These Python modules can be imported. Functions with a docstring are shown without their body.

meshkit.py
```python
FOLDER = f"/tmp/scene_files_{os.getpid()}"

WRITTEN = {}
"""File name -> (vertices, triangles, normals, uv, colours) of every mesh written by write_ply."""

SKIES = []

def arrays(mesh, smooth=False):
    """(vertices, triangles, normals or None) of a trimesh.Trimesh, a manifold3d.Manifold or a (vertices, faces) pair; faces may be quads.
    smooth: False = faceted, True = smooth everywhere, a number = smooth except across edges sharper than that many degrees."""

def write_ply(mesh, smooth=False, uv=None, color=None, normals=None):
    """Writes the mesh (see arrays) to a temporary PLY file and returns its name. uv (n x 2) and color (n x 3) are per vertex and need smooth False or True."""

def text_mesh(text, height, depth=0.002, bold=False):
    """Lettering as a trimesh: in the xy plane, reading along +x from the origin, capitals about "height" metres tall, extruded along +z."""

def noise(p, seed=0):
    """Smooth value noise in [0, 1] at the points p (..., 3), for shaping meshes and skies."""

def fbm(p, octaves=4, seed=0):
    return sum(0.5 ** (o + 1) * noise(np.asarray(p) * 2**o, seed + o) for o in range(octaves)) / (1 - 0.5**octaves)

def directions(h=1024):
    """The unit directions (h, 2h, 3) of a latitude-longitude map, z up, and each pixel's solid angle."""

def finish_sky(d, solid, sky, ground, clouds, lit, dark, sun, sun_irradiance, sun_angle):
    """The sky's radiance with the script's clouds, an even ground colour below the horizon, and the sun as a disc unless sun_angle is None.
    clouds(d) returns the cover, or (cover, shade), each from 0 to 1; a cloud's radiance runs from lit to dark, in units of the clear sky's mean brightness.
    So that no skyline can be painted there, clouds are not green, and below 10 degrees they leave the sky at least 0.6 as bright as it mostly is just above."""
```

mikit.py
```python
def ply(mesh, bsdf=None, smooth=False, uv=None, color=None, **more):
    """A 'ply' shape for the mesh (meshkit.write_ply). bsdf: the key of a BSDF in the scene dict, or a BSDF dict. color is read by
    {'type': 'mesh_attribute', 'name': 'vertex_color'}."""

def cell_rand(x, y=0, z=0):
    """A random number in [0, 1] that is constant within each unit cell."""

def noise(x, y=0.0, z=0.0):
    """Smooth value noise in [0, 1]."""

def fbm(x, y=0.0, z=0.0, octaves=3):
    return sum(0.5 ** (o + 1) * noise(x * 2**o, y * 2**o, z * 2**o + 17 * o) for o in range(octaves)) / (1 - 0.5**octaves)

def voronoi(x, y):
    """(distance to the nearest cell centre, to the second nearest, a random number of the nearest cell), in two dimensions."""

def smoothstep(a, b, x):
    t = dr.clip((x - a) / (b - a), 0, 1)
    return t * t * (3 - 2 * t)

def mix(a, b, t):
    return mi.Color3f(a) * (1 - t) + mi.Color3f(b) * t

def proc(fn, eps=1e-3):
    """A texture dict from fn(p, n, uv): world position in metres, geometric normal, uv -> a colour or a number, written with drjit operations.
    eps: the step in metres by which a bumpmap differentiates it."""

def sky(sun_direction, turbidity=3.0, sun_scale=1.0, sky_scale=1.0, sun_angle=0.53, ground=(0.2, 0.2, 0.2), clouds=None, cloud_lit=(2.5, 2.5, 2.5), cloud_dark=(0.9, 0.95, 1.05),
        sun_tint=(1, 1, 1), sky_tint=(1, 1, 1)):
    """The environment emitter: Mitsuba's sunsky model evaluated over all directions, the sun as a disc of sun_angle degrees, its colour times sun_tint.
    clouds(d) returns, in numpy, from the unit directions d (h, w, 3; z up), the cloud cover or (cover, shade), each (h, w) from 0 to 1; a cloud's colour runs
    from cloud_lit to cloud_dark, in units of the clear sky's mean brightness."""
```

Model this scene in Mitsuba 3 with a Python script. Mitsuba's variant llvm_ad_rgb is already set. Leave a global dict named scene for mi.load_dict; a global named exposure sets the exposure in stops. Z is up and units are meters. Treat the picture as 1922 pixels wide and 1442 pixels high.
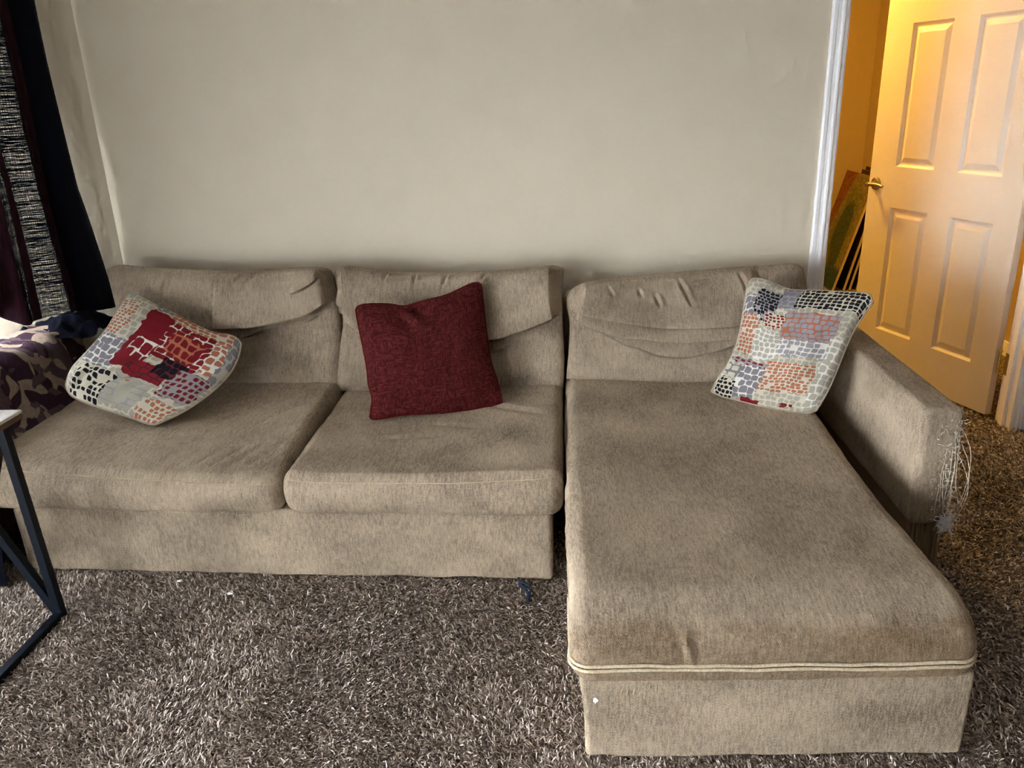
import math, random
import numpy as np, trimesh, mitsuba as mi, drjit as dr
import mikit, meshkit
from mikit import proc, noise, fbm, voronoi, cell_rand, smoothstep, mix
from shapely.geometry import Polygon

# ------------------------------------------------------------------ camera, sky, exposure
T = mi.ScalarTransform4f
scene, labels = {}, {}
CAM = np.array([0.0, 0.0, 1.5])
FW, UP = np.array([-0.0656, 0.9380, -0.3404]), np.array([0.0120, 0.3417, 0.9397])
scene['camera'] = dict(type='perspective', fov=65.29, fov_axis='x', near_clip=0.05, far_clip=60.0,
                       to_world=T().look_at(origin=CAM.tolist(), target=(CAM + FW).tolist(), up=UP.tolist()))
SUN = (-0.55, 0.55, 0.75)


def cloud_cover(d):
    n = meshkit.fbm(d * 3.0, 4, 5)
    return 0.9 + 0.1 * n, 0.25 * n


scene['sky'] = mikit.sky(SUN, turbidity=4.0, sun_scale=0.0, sky_scale=1.0, clouds=cloud_cover, cloud_lit=(1.15, 1.2, 1.27), cloud_dark=(0.9, 0.95, 1.03), ground=(0.55, 0.55, 0.55))
exposure = 7.85

rng = np.random.default_rng(7)
random.seed(7)


# ------------------------------------------------------------------ helpers
def rgb(*c):
    return {'type': 'rgb', 'value': [float(x) for x in c]}


def srgb(r, g, b):
    v = np.array([r, g, b], float) / 255
    return [float(x) for x in np.where(v < 0.04045, v / 12.92, ((v + 0.055) / 1.055) ** 2.4)]


def add(key, mesh, bsdf, smooth=False, **kw):
    assert key not in scene, key
    scene[key] = mikit.ply(mesh, bsdf, smooth, **kw)
    return key


def lab(key, label=None, category=None, group=None, kind=None):
    d = {}
    for k, v in (('label', label), ('category', category), ('group', group), ('kind', kind)):
        if v:
            d[k] = v
    labels[key] = d


def axis_coords(a, r, step, n=5):
    th = np.linspace(0, math.pi / 4, n + 1)
    m = r * (1 - np.tan(th[::-1]))
    lo = -a + m
    k = max(2, int(math.ceil(2 * (a - r) / step)))
    mid = np.linspace(-a + r, a - r, k + 1)[1:-1]
    return np.concatenate([lo, mid, -lo[::-1]])


def roundbox(lo, hi, r, step=0.02, n=5):
    """A rounded box as a fine grid mesh."""
    lo, hi = np.array(lo, float), np.array(hi, float)
    c, a = (lo + hi) / 2, (hi - lo) / 2
    r = min(r, a.min() * 0.999)
    cs = [axis_coords(a[k], r, step, n) for k in range(3)]
    V, F, off = [], [], 0
    for k in range(3):
        i, j = (k + 1) % 3, (k + 2) % 3
        for s in (-1, 1):
            u, v = np.meshgrid(cs[i], cs[j], indexing='ij')
            p = np.zeros(u.shape + (3,))
            p[..., i], p[..., j], p[..., k] = u, v, s * a[k]
            nu, nv = u.shape
            q = np.arange(nu * nv).reshape(nu, nv)
            f = np.stack([q[:-1, :-1], q[1:, :-1], q[1:, 1:], q[:-1, 1:]], -1).reshape(-1, 4)
            if s < 0:
                f = f[:, ::-1]
            V.append(p.reshape(-1, 3)); F.append(f + off); off += nu * nv
    V, F = np.vstack(V), np.vstack(F)
    inner = np.clip(V, -(a - r), a - r)
    d = V - inner
    V = inner + r * d / np.linalg.norm(d, axis=1, keepdims=True)
    key = np.round(V * 1e5).astype(np.int64)
    _, first, inv = np.unique(key, axis=0, return_index=True, return_inverse=True)
    V, F = V[first] + c, inv.ravel()[F]
    F = np.vstack([F[:, [0, 1, 2]], F[:, [0, 2, 3]]])
    F = F[(F[:, 0] != F[:, 1]) & (F[:, 1] != F[:, 2]) & (F[:, 0] != F[:, 2])]
    return V, F


def box(lo, hi, bevel=0.0):
    if bevel > 0:
        return roundbox(lo, hi, bevel, 10.0, 2)
    m = trimesh.creation.box(extents=np.subtract(hi, lo))
    m.apply_translation(np.add(hi, lo) / 2)
    return np.array(m.vertices), np.array(m.faces)


def join(*ms):
    V, F, o = [], [], 0
    for v, f in ms:
        V.append(np.asarray(v)); F.append(np.asarray(f) + o); o += len(v)
    return np.vstack(V), np.vstack(F)


def tube(points, radii, sides=6, caps=True):
    p = np.asarray(points, float)
    t = np.gradient(p, axis=0)
    t /= np.linalg.norm(t, axis=1, keepdims=True) + 1e-12
    ref = np.array([0.31, 0.22, 0.93])
    a = np.cross(t, ref); a /= np.linalg.norm(a, axis=1, keepdims=True) + 1e-12
    b = np.cross(t, a)
    ang = np.arange(sides) * 2 * math.pi / sides
    r = np.broadcast_to(radii, (len(p),))[:, None, None]
    v = (p[:, None] + r * (np.cos(ang)[None, :, None] * a[:, None] + np.sin(ang)[None, :, None] * b[:, None])).reshape(-1, 3)
    i, j = np.meshgrid(np.arange(len(p) - 1), np.arange(sides), indexing='ij')
    q = np.stack([i * sides + j, i * sides + (j + 1) % sides, (i + 1) * sides + (j + 1) % sides, (i + 1) * sides + j], -1).reshape(-1, 4)[:, ::-1]
    f = np.vstack([q[:, [0, 1, 2]], q[:, [0, 2, 3]]])
    if caps:
        n = len(v); e = (len(p) - 1) * sides
        v = np.vstack([v, p[:1], p[-1:]])
        k = np.arange(sides)
        f = np.vstack([f, np.stack([k, (k + 1) % sides, k * 0 + n], 1), np.stack([e + (k + 1) % sides, e + k, k * 0 + n + 1], 1)])
    return v, f


def smoothline(pts, n=3):
    p = np.asarray(pts, float)
    for _ in range(n):
        q = np.empty((2 * len(p), p.shape[1]))
        q[0], q[-1] = p[0], p[-1]
        q[1:-1:2] = 0.75 * p[:-1] + 0.25 * p[1:]
        q[2:-1:2] = 0.25 * p[:-1] + 0.75 * p[1:]
        p = q
    return p


def resample(pts, x):
    p = smoothline(pts)
    s = np.concatenate([[0], np.cumsum(np.linalg.norm(np.diff(p, axis=0), axis=1))])
    s /= s[-1]
    return np.stack([np.interp(x, s, p[:, k]) for k in range(p.shape[1])], -1)


def coons(bottom, right, top, left, s, t):
    B, R, Tp, L = resample(bottom, s), resample(right, t), resample(top, s), resample(left, t)
    S, U = np.meshgrid(s, t)          # rows t, columns s
    S, U = S[..., None], U[..., None]
    ruled = (1 - U) * B[None] + U * Tp[None] + (1 - S) * L[:, None] + S * R[:, None]
    return ruled - ((1 - S) * (1 - U) * B[0] + S * (1 - U) * B[-1] + (1 - S) * U * Tp[0] + S * U * Tp[-1])


def gridfaces(nt, ns):
    q = np.arange(nt * ns).reshape(nt, ns)
    f = np.stack([q[:-1, :-1], q[:-1, 1:], q[1:, 1:], q[1:, :-1]], -1).reshape(-1, 4)
    return np.vstack([f[:, [0, 1, 2]], f[:, [0, 2, 3]]])


def two_sided_cushion(P, front, back, frame):
    """P (nt, ns, 2) in the frame's plane; front, back: heights (nt, ns), zero on the rim. The two share their rim."""
    o, e1, e2 = (np.array(x, float) for x in frame)
    n = np.cross(e1, e2)
    n = n if n[1] < 0 else n
    nt, ns = P.shape[:2]
    base = o + P[..., :1] * e1 + P[..., 1:] * e2
    A = (base + front[..., None] * n).reshape(-1, 3)
    Bk = (base - back[..., None] * n).reshape(-1, 3)
    idx = np.arange(nt * ns).reshape(nt, ns)
    rim = np.zeros((nt, ns), bool); rim[[0, -1]] = True; rim[:, [0, -1]] = True
    bidx = np.where(rim.ravel(), idx.ravel(), idx.ravel() + nt * ns)
    f = gridfaces(nt, ns)
    V = np.vstack([A, Bk]); F = np.vstack([f, bidx[f][:, ::-1]])
    used = np.unique(F)
    m = np.zeros(len(V), int); m[used] = np.arange(len(used))
    return V[used], m[F], used % (nt * ns), base, n


def polydist(P, line):
    """Signed vertical offset above a polyline v = g(u), with the distance past its ends, for points P (..., 2)."""
    L = smoothline(line, 3)
    k = np.argsort(L[:, 0])
    L = L[k]
    g = np.interp(P[..., 0], L[:, 0], L[:, 1])
    out = np.maximum(L[0, 0] - P[..., 0], P[..., 0] - L[-1, 0])
    slope = np.gradient(L[:, 1], L[:, 0] + np.arange(len(L)) * 1e-9)
    sl = np.interp(P[..., 0], L[:, 0], slope)
    q = np.sqrt(1 + sl ** 2)
    return (P[..., 1] - g) / q, np.maximum(out, 0), (P[..., 0] - L[0, 0]) / (L[-1, 0] - L[0, 0]), np.stack([-sl / q, 1 / q], -1)


def fold(P, line, amp, above, below, taper=0.12, fade=0.02):
    """A lip of cloth: rises gently from above, falls sharply just below the line."""
    h, out, x, nrm = polydist(P, line)
    w = np.clip(np.minimum(x, 1 - x) / taper, 0, 1)
    w = np.where(out > 0, 0, w * w * (3 - 2 * w))
    lap = np.minimum(0.75 * amp, 0.034) * w + 1e-6                       # how far the lip hangs over the cloth below it
    h = h - 0.6 * lap
    under = np.maximum(0.36 * lap, 0.002)
    tuck = np.clip(1 + h / under, 0, 1); tuck = tuck * tuck * (3 - 2 * tuck)
    f = np.where(h > 0, np.exp(-(np.maximum(h, 0) / above) ** 1.3), tuck)
    g = np.where(h > 0, np.exp(-(np.maximum(h, 0) / 0.03)), tuck)
    return amp * w * f - 0.22 * amp * w * np.exp(-((h + under) / 0.012) ** 2), (lap * g)[..., None] * nrm


def crease(P, a, b, amp, width):
    """A short wrinkle between two points: a groove with a ridge beside it."""
    a, b = np.array(a), np.array(b)
    d = b - a; L = np.linalg.norm(d); d /= L
    q = P - a
    s = q @ d; n = q @ np.array([-d[1], d[0]])
    w = np.exp(-((s - L / 2) / (L * 0.42)) ** 2)
    return amp * w * (0.7 * np.exp(-((n - width * 1.3) / (1.3 * width)) ** 2) + 0.35 * np.exp(-((n + width * 1.6) / (1.4 * width)) ** 2) - 1.1 * np.exp(-(n / (width * 0.75)) ** 2))


def nz(p, f, seed=0, oct=3):
    return meshkit.fbm(np.asarray(p) * f, oct, seed) - 0.5


# ------------------------------------------------------------------ materials
def clamp01(x):
    return dr.clip(x, 0, 1)


def fabric_plane(p, n):
    """Two coordinates in metres along the cloth, chosen by the side a point lies on."""
    top = dr.abs(n.z) > 0.72
    side = (dr.abs(n.x) > 0.72) & ~top
    u = dr.select(side, p.y, p.x)
    v = dr.select(top, p.y, p.z)
    return u, v


def herringbone(p, n):
    u, v = fabric_plane(p, n)
    wob = (fbm(p.x * 30, p.y * 30, p.z * 30, 2) - 0.5) * 0.006
    col = (u + wob) / 0.032
    k = dr.floor(col)
    z = dr.abs(col - k - 0.5) * 2
    stripe = (v + wob * 0.7 + z * 0.030) / 0.0075
    return 0.5 + 0.5 * dr.sin(stripe * 2 * math.pi) * dr.select(dr.abs(n.z) > 0.72, 0.22, 1.0)


def chenille_height(p, n, uv):
    h = herringbone(p, n)
    fuzz = fbm(p.x * 420, p.y * 420, p.z * 420, 2)
    worn = smoothstep(0.36, 0.62, fbm(p.x * 7, p.y * 7, p.z * 7, 2))
    return (h * (0.35 + 0.65 * worn)) * 0.8 + fuzz * 0.8


def chenille_color(p, n, uv):
    u, v = fabric_plane(p, n)
    nap = fbm(p.x * 5.5, p.y * 5.5, p.z * 8 + 3, 3)
    streak = fbm(u * 330, v * 60, 2.0, 2)
    fuzz = fbm(p.x * 420, p.y * 420, p.z * 260, 2)
    h = herringbone(p, n)
    t = clamp01(0.5 + (nap - 0.5) * 0.75 + (streak - 0.5) * 0.50 + (fuzz - 0.5) * 0.60 + (h - 0.5) * 0.24)
    return mix(srgb(97, 84, 70), srgb(190, 172, 147), t)


def soiled_color(p, n, uv):
    c = chenille_color(p, n, uv)
    # the brown soiling along the chaise cushion's front edge
    fr = 1.475 + 0.037 * p.x
    d = p.y - fr
    edge = (1 - smoothstep(-0.015, 0.034, d - 0.012 + (fbm(p.x * 16, p.z * 30, 2.0, 3) - 0.5) * 0.05)) * smoothstep(0.24, 0.26, p.z)
    side = smoothstep(0.25, 0.6, noise(p.x * 5.0, 4.0)) * 0.5 + 0.5
    t = clamp01(edge * (0.35 + side * 0.65) * (0.6 + 0.8 * fbm(p.x * 40, p.z * 90, 1.0, 2)))
    brown = mi.Color3f(0.62, 0.55, 0.48)
    return c * (mi.Color3f(1.0) * (1 - t) + brown * t)


def cloth(tex, height, scale, eps=0.0012):
    return {'type': 'twosided', 'b': {'type': 'bumpmap', 'scale': scale, 'h': proc(height, eps), 'b': {'type': 'principled', 'base_color': proc(tex), 'roughness': 0.95, 'specular': 0.08, 'sheen': 0.35, 'sheen_tint': 0.5}}}


scene['m_chenille'] = cloth(chenille_color, chenille_height, 0.0035)
scene['m_soiled'] = cloth(soiled_color, chenille_height, 0.0035)
scene['m_welt'] = {'type': 'twosided', 'b': {'type': 'diffuse', 'reflectance': proc(lambda p, n, uv: mix(srgb(150, 132, 105), srgb(214, 200, 172), fbm(p.x * 300, p.y * 300, p.z * 300, 2)))}}
scene['m_seam'] = {'type': 'twosided', 'b': {'type': 'diffuse', 'reflectance': rgb(*srgb(170, 152, 126))}}
scene['m_thread'] = {'type': 'twosided', 'b': {'type': 'diffuse', 'reflectance': rgb(*srgb(205, 196, 178))}}
scene['m_thread_dark'] = {'type': 'twosided', 'b': {'type': 'diffuse', 'reflectance': rgb(*srgb(140, 122, 98))}}
scene['m_stuffing'] = {'type': 'twosided', 'b': {'type': 'diffuse', 'reflectance': rgb(0.86, 0.87, 0.88)}}


def weave_red_h(p, n, uv):
    a = fbm(uv.x * 190, uv.y * 34, 1.0, 2)
    b = fbm(uv.x * 34, uv.y * 190, 5.0, 2)
    pick = smoothstep(0.35, 0.65, noise(uv.x * 44, uv.y * 44, 9.0))
    return dr.lerp(a, b, pick) + 0.4 * fbm(uv.x * 300, uv.y * 300, 3.0, 2)


def weave_red(p, n, uv):
    h = weave_red_h(p, n, uv)
    return mix(srgb(50, 14, 15), srgb(88, 36, 35), smoothstep(0.40, 1.05, h))


scene['m_red'] = cloth(weave_red, weave_red_h, 0.0016)
scene['m_red_welt'] = {'type': 'twosided', 'b': {'type': 'diffuse', 'reflectance': rgb(*srgb(76, 21, 21))}}

CREAM, PALE, GREY, ORANGE, BLACK, RED, WHITE, LILAC, MARN = srgb(184, 177, 158), srgb(154, 150, 134), srgb(116, 113, 116), srgb(158, 98, 74), srgb(28, 26, 32), srgb(106, 28, 34), srgb(200, 196, 186), srgb(140, 136, 138), srgb(80, 36, 38)
# s0, s1, t0, t1, ground, dot, dots across per unit s, dots up per unit t, dot size (0..1.2)
LEFT_PATCHES = [
    (0.00, 1.00, 0.00, 1.00, CREAM, PALE, 17, 19, 0.80),
    (0.02, 0.23, 0.55, 0.93, CREAM, ORANGE, 24, 34, 0.74),
    (0.20, 0.33, 0.55, 0.95, CREAM, PALE, 16, 16, 0.80),
    (0.05, 0.36, 0.28, 0.54, WHITE, GREY, 16, 17, 0.92),
    (0.28, 0.46, 0.93, 1.00, CREAM, GREY, 17, 17, 0.85),
    (0.46, 0.94, 0.80, 1.00, CREAM, ORANGE, 19, 22, 0.80),
    (0.84, 0.96, 0.55, 0.84, WHITE, ORANGE, 17, 17, 0.80),
    (0.44, 0.84, 0.52, 0.88, WHITE, RED, 15, 18, 0.93),
    (0.55, 0.80, 0.58, 0.80, ORANGE, RED, 17, 13, 0.82),
    (0.30, 0.50, 0.33, 0.92, RED, RED, 15, 12, 1.10),
    (0.34, 0.52, 0.44, 0.62, WHITE, RED, 13, 10, 0.90),
    (0.44, 0.74, 0.30, 0.44, MARN, RED, 13, 20, 0.90),
    (0.62, 0.80, 0.38, 0.56, MARN, BLACK, 20, 16, 0.88),
    (0.76, 0.98, 0.24, 0.52, LILAC, RED, 26, 20, 0.66),
    (0.12, 0.42, 0.00, 0.26, CREAM, BLACK, 19, 22, 0.74),
    (0.42, 0.72, 0.03, 0.30, LILAC, PALE, 5, 18, 0.90),
    (0.52, 0.60, 0.06, 0.26, PALE, ORANGE, 12, 4, 0.60),
    (0.74, 0.97, 0.00, 0.19, CREAM, ORANGE, 24, 24, 0.72),
    (0.93, 1.00, 0.50, 1.00, PALE, GREY, 14, 12, 0.85),
]
RIGHT_PATCHES = [
    (0.00, 1.00, 0.00, 1.00, CREAM, PALE, 18, 23, 0.80),
    (0.03, 0.20, 0.70, 0.86, WHITE, GREY, 17, 18, 0.86),
    (0.34, 0.52, 0.80, 1.00, LILAC, GREY, 17, 23, 0.86),
    (0.48, 1.00, 0.82, 1.00, CREAM, BLACK, 25, 33, 0.80),
    (0.14, 0.34, 0.66, 0.93, LILAC, BLACK, 24, 38, 0.84),
    (0.27, 0.46, 0.63, 0.75, CREAM, RED, 27, 44, 0.70),
    (0.04, 0.22, 0.38, 0.70, CREAM, ORANGE, 25, 31, 0.80),
    (0.22, 0.46, 0.36, 0.60, WHITE, PALE, 20, 26, 0.82),
    (0.44, 0.88, 0.55, 0.78, ORANGE, LILAC, 18, 26, 0.84),
    (0.46, 0.90, 0.42, 0.55, WHITE, LILAC, 18, 26, 0.86),
    (0.42, 0.84, 0.13, 0.37, CREAM, ORANGE, 21, 41, 0.80),
    (0.20, 0.42, 0.02, 0.33, WHITE, GREY, 15, 17, 0.90),
    (0.03, 0.22, 0.00, 0.15, CREAM, BLACK, 22, 33, 0.78),
    (0.04, 0.20, 0.18, 0.28, GREY, CREAM, 10, 18, 0.82),
    (0.06, 0.40, 0.30, 0.34, LILAC, RED, 16, 38, 0.66),
    (0.30, 0.47, -0.02, 0.03, RED, RED, 9, 26, 1.0),
    (0.67, 0.78, 0.02, 0.055, CREAM, RED, 16, 38, 0.9),
    (0.86, 1.00, 0.00, 0.60, WHITE, PALE, 16, 19, 0.86),
]


def print_texture(patches, seed):
    def fn(p, n, uv):
        s = uv.x + (fbm(uv.x * 24, uv.y * 24, seed, 2) - 0.5) * 0.035
        t = uv.y + (fbm(uv.x * 24, uv.y * 24, seed + 7, 2) - 0.5) * 0.035
        g, d, ku, kv, size = (mi.Color3f(*CREAM), mi.Color3f(*PALE), mi.Float(17), mi.Float(19), mi.Float(0.8))
        idx = mi.Float(0)
        for i, (s0, s1, t0, t1, gc, dc, a, b, z) in enumerate(patches):
            on = (s >= s0) & (s <= s1) & (t >= t0) & (t <= t1) if i else mi.Bool(True)
            g = dr.select(on, mi.Color3f(*gc), g); d = dr.select(on, mi.Color3f(*dc), d)
            ku = dr.select(on, mi.Float(a), ku); kv = dr.select(on, mi.Float(b), kv); size = dr.select(on, mi.Float(z), size)
            idx = dr.select(on, mi.Float(i), idx)
        y = uv.y * kv + (fbm(uv.x * 8, uv.y * 8, seed + 3, 2) - 0.5) * 0.9
        row = dr.floor(y)
        x = uv.x * ku + cell_rand(row, idx, seed + 1) + (fbm(uv.x * 12, uv.y * 12, seed + 4, 2) - 0.5) * 0.5
        c = dr.floor(x)
        r1, r2, r3 = cell_rand(c, row, idx + 20), cell_rand(c, row, idx + 40), cell_rand(c, row, idx + 60)
        dx, dy = dr.abs(x - c - 0.5 - (r2 - 0.5) * 0.14), dr.abs(y - row - 0.5 - (r3 - 0.5) * 0.2)
        rough = (fbm(uv.x * 90, uv.y * 90, seed + 2, 2) - 0.5) * 0.16
        q = dr.sqrt(dr.sqrt(dr.square(dr.square(dx * 2)) + dr.square(dr.square(dy * 2)))) + rough
        lim = size * (0.84 + 0.26 * r1)
        m = 1 - smoothstep(lim - 0.06, lim + 0.06, q)
        m = dr.select(r1 < 0.05, 0.0, m)
        tone = 0.86 + 0.28 * fbm(uv.x * 7, uv.y * 7, seed + 5, 2)
        base = g * (1 - m) + d * m
        return base * tone
    return fn


def linen_h(p, n, uv):
    return fbm(uv.x * 260, uv.y * 60, 1.0, 2) + fbm(uv.x * 60, uv.y * 260, 4.0, 2)


scene['m_print_a'] = cloth(print_texture(LEFT_PATCHES, 11.0), linen_h, 0.0006)
scene['m_print_b'] = cloth(print_texture(RIGHT_PATCHES, 31.0), linen_h, 0.0006)
scene['m_print_welt'] = {'type': 'twosided', 'b': {'type': 'diffuse', 'reflectance': rgb(*srgb(150, 138, 120))}}


def camo(p, n, uv):
    w = fbm(uv.x * 9, uv.y * 9, 2.0, 2) * 2.2
    a = fbm(uv.x * 15 + w, uv.y * 15 - w, 3.0, 2)
    b = fbm(uv.x * 21 - w, uv.y * 21, 8.0, 2)
    c = mix(srgb(138, 122, 108), srgb(52, 36, 46), smoothstep(0.49, 0.53, a))
    c = c * (1 - smoothstep(0.56, 0.60, b)) + mi.Color3f(*srgb(80, 66, 70)) * smoothstep(0.56, 0.60, b)
    return c * (0.8 + 0.4 * fbm(uv.x * 160, uv.y * 160, 1.0, 2))


scene['m_camo'] = cloth(camo, lambda p, n, uv: fbm(uv.x * 240, uv.y * 240, 1.0, 2), 0.002)


# wall paint with orange peel
def peel(p, n, uv):
    a = dr.select(dr.abs(n.y) > 0.6, p.x, p.y)
    return smoothstep(0.40, 0.75, fbm(a * 70, p.z * 70, 3.0, 2))


def paint(c, c2):
    def fn(p, n, uv):
        return mix(c, c2, fbm(p.x * 2.0, p.y * 2.0, p.z * 2.0, 2))
    return {'type': 'twosided', 'b': {'type': 'bumpmap', 'scale': 0.0018, 'h': proc(peel, 0.002), 'b': {'type': 'roughplastic', 'diffuse_reflectance': proc(fn), 'alpha': 0.45, 'int_ior': 1.3}}}


scene['m_wall'] = paint(srgb(228, 216, 191), srgb(232, 220, 196))
scene['m_hall_wall'] = paint(srgb(206, 178, 128), srgb(212, 184, 134))
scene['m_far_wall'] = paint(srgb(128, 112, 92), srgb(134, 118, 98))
scene['m_ceiling'] = {'type': 'twosided', 'b': {'type': 'diffuse', 'reflectance': rgb(0.42, 0.41, 0.39)}}
scene['m_white'] = {'type': 'twosided', 'b': {'type': 'principled', 'base_color': rgb(0.88, 0.88, 0.88), 'roughness': 0.35, 'specular': 0.5}}
scene['m_door'] = {'type': 'twosided', 'b': {'type': 'bumpmap', 'scale': 0.0006, 'h': proc(lambda p, n, uv: fbm(p.x * 60 + p.y * 60, p.z * 8, 1.0, 3), 0.002), 'b': {'type': 'principled', 'base_color': rgb(0.72, 0.67, 0.58), 'roughness': 0.42, 'specular': 0.4}}}
scene['m_nickel'] = {'type': 'twosided', 'b': {'type': 'roughconductor', 'material': 'Ag', 'alpha': 0.25, 'specular_reflectance': rgb(0.36, 0.35, 0.34)}}
scene['m_brass'] = {'type': 'twosided', 'b': {'type': 'roughconductor', 'material': 'Au', 'alpha': 0.3, 'specular_reflectance': rgb(0.7, 0.7, 0.7)}}
scene['m_black_metal'] = {'type': 'twosided', 'b': {'type': 'principled', 'base_color': rgb(0.004, 0.007, 0.012), 'roughness': 0.45, 'specular': 0.15}}


def wood_top(p, n, uv):
    g = fbm(p.x * 90, p.y * 5, p.z * 90, 3)
    ring = 0.5 + 0.5 * dr.sin((p.x * 60 + fbm(p.x * 6, p.y * 1.5, 2.0, 2) * 14))
    return mix(srgb(168, 160, 152), srgb(226, 222, 216), clamp01(g * 0.7 + ring * 0.3))


scene['m_table_top'] = {'type': 'twosided', 'b': {'type': 'principled', 'base_color': proc(wood_top), 'roughness': 0.28, 'specular': 0.6}}
scene['m_table_edge'] = {'type': 'twosided', 'b': {'type': 'diffuse', 'reflectance': rgb(*srgb(104, 84, 70))}}
scene['m_dark_wood'] = {'type': 'twosided', 'b': {'type': 'principled', 'base_color': proc(lambda p, n, uv: mix(srgb(30, 14, 10), srgb(74, 38, 24), fbm(p.x * 40, p.y * 40, p.z * 8, 3))), 'roughness': 0.35}}
scene['m_navy'] = cloth(lambda p, n, uv: mix(srgb(4, 6, 13), srgb(9, 12, 22), fbm(p.x * 90, p.y * 90, p.z * 20, 2)), lambda p, n, uv: fbm(p.x * 300, p.y * 300, p.z * 60, 2), 0.001)
scene['m_plum'] = cloth(lambda p, n, uv: mix(srgb(28, 15, 22), srgb(54, 30, 38), fbm(p.x * 90, p.y * 90, p.z * 24, 2)), lambda p, n, uv: fbm(p.x * 300, p.y * 300, p.z * 60, 2), 0.001)
scene['m_sheer_yarn'] = {'type': 'twosided', 'b': {'type': 'diffuse', 'reflectance': proc(lambda p, n, uv: mix(srgb(5, 8, 18), srgb(25, 29, 42), smoothstep(0.3, 0.75, fbm(p.x * 60, p.y * 60, p.z * 60, 2))))}}
scene['m_slat'] = {'type': 'twosided', 'b': {'type': 'principled', 'base_color': rgb(0.82, 0.84, 0.86), 'roughness': 0.4}}
scene['m_glass'] = {'type': 'thindielectric', 'int_ior': 1.5}
scene['m_navy_plastic'] = {'type': 'twosided', 'b': {'type': 'principled', 'base_color': rgb(0.006, 0.017, 0.042), 'roughness': 0.25, 'specular': 0.6}}
scene['m_carpet_base'] = {'type': 'twosided', 'b': {'type': 'bumpmap', 'scale': 0.02, 'h': proc(lambda p, n, uv: fbm(p.x * 110, p.y * 110, 1.0, 3), 0.002), 'b': {'type': 'diffuse', 'reflectance': proc(lambda p, n, uv: mix(srgb(70, 60, 52), srgb(168, 154, 138), smoothstep(0.25, 0.75, fbm(p.x * 120, p.y * 120, 3.0, 3))))}}}
scene['m_pile'] = {'type': 'twosided', 'b': {'type': 'diffuse', 'reflectance': {'type': 'mesh_attribute', 'name': 'vertex_color'}}}
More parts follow.
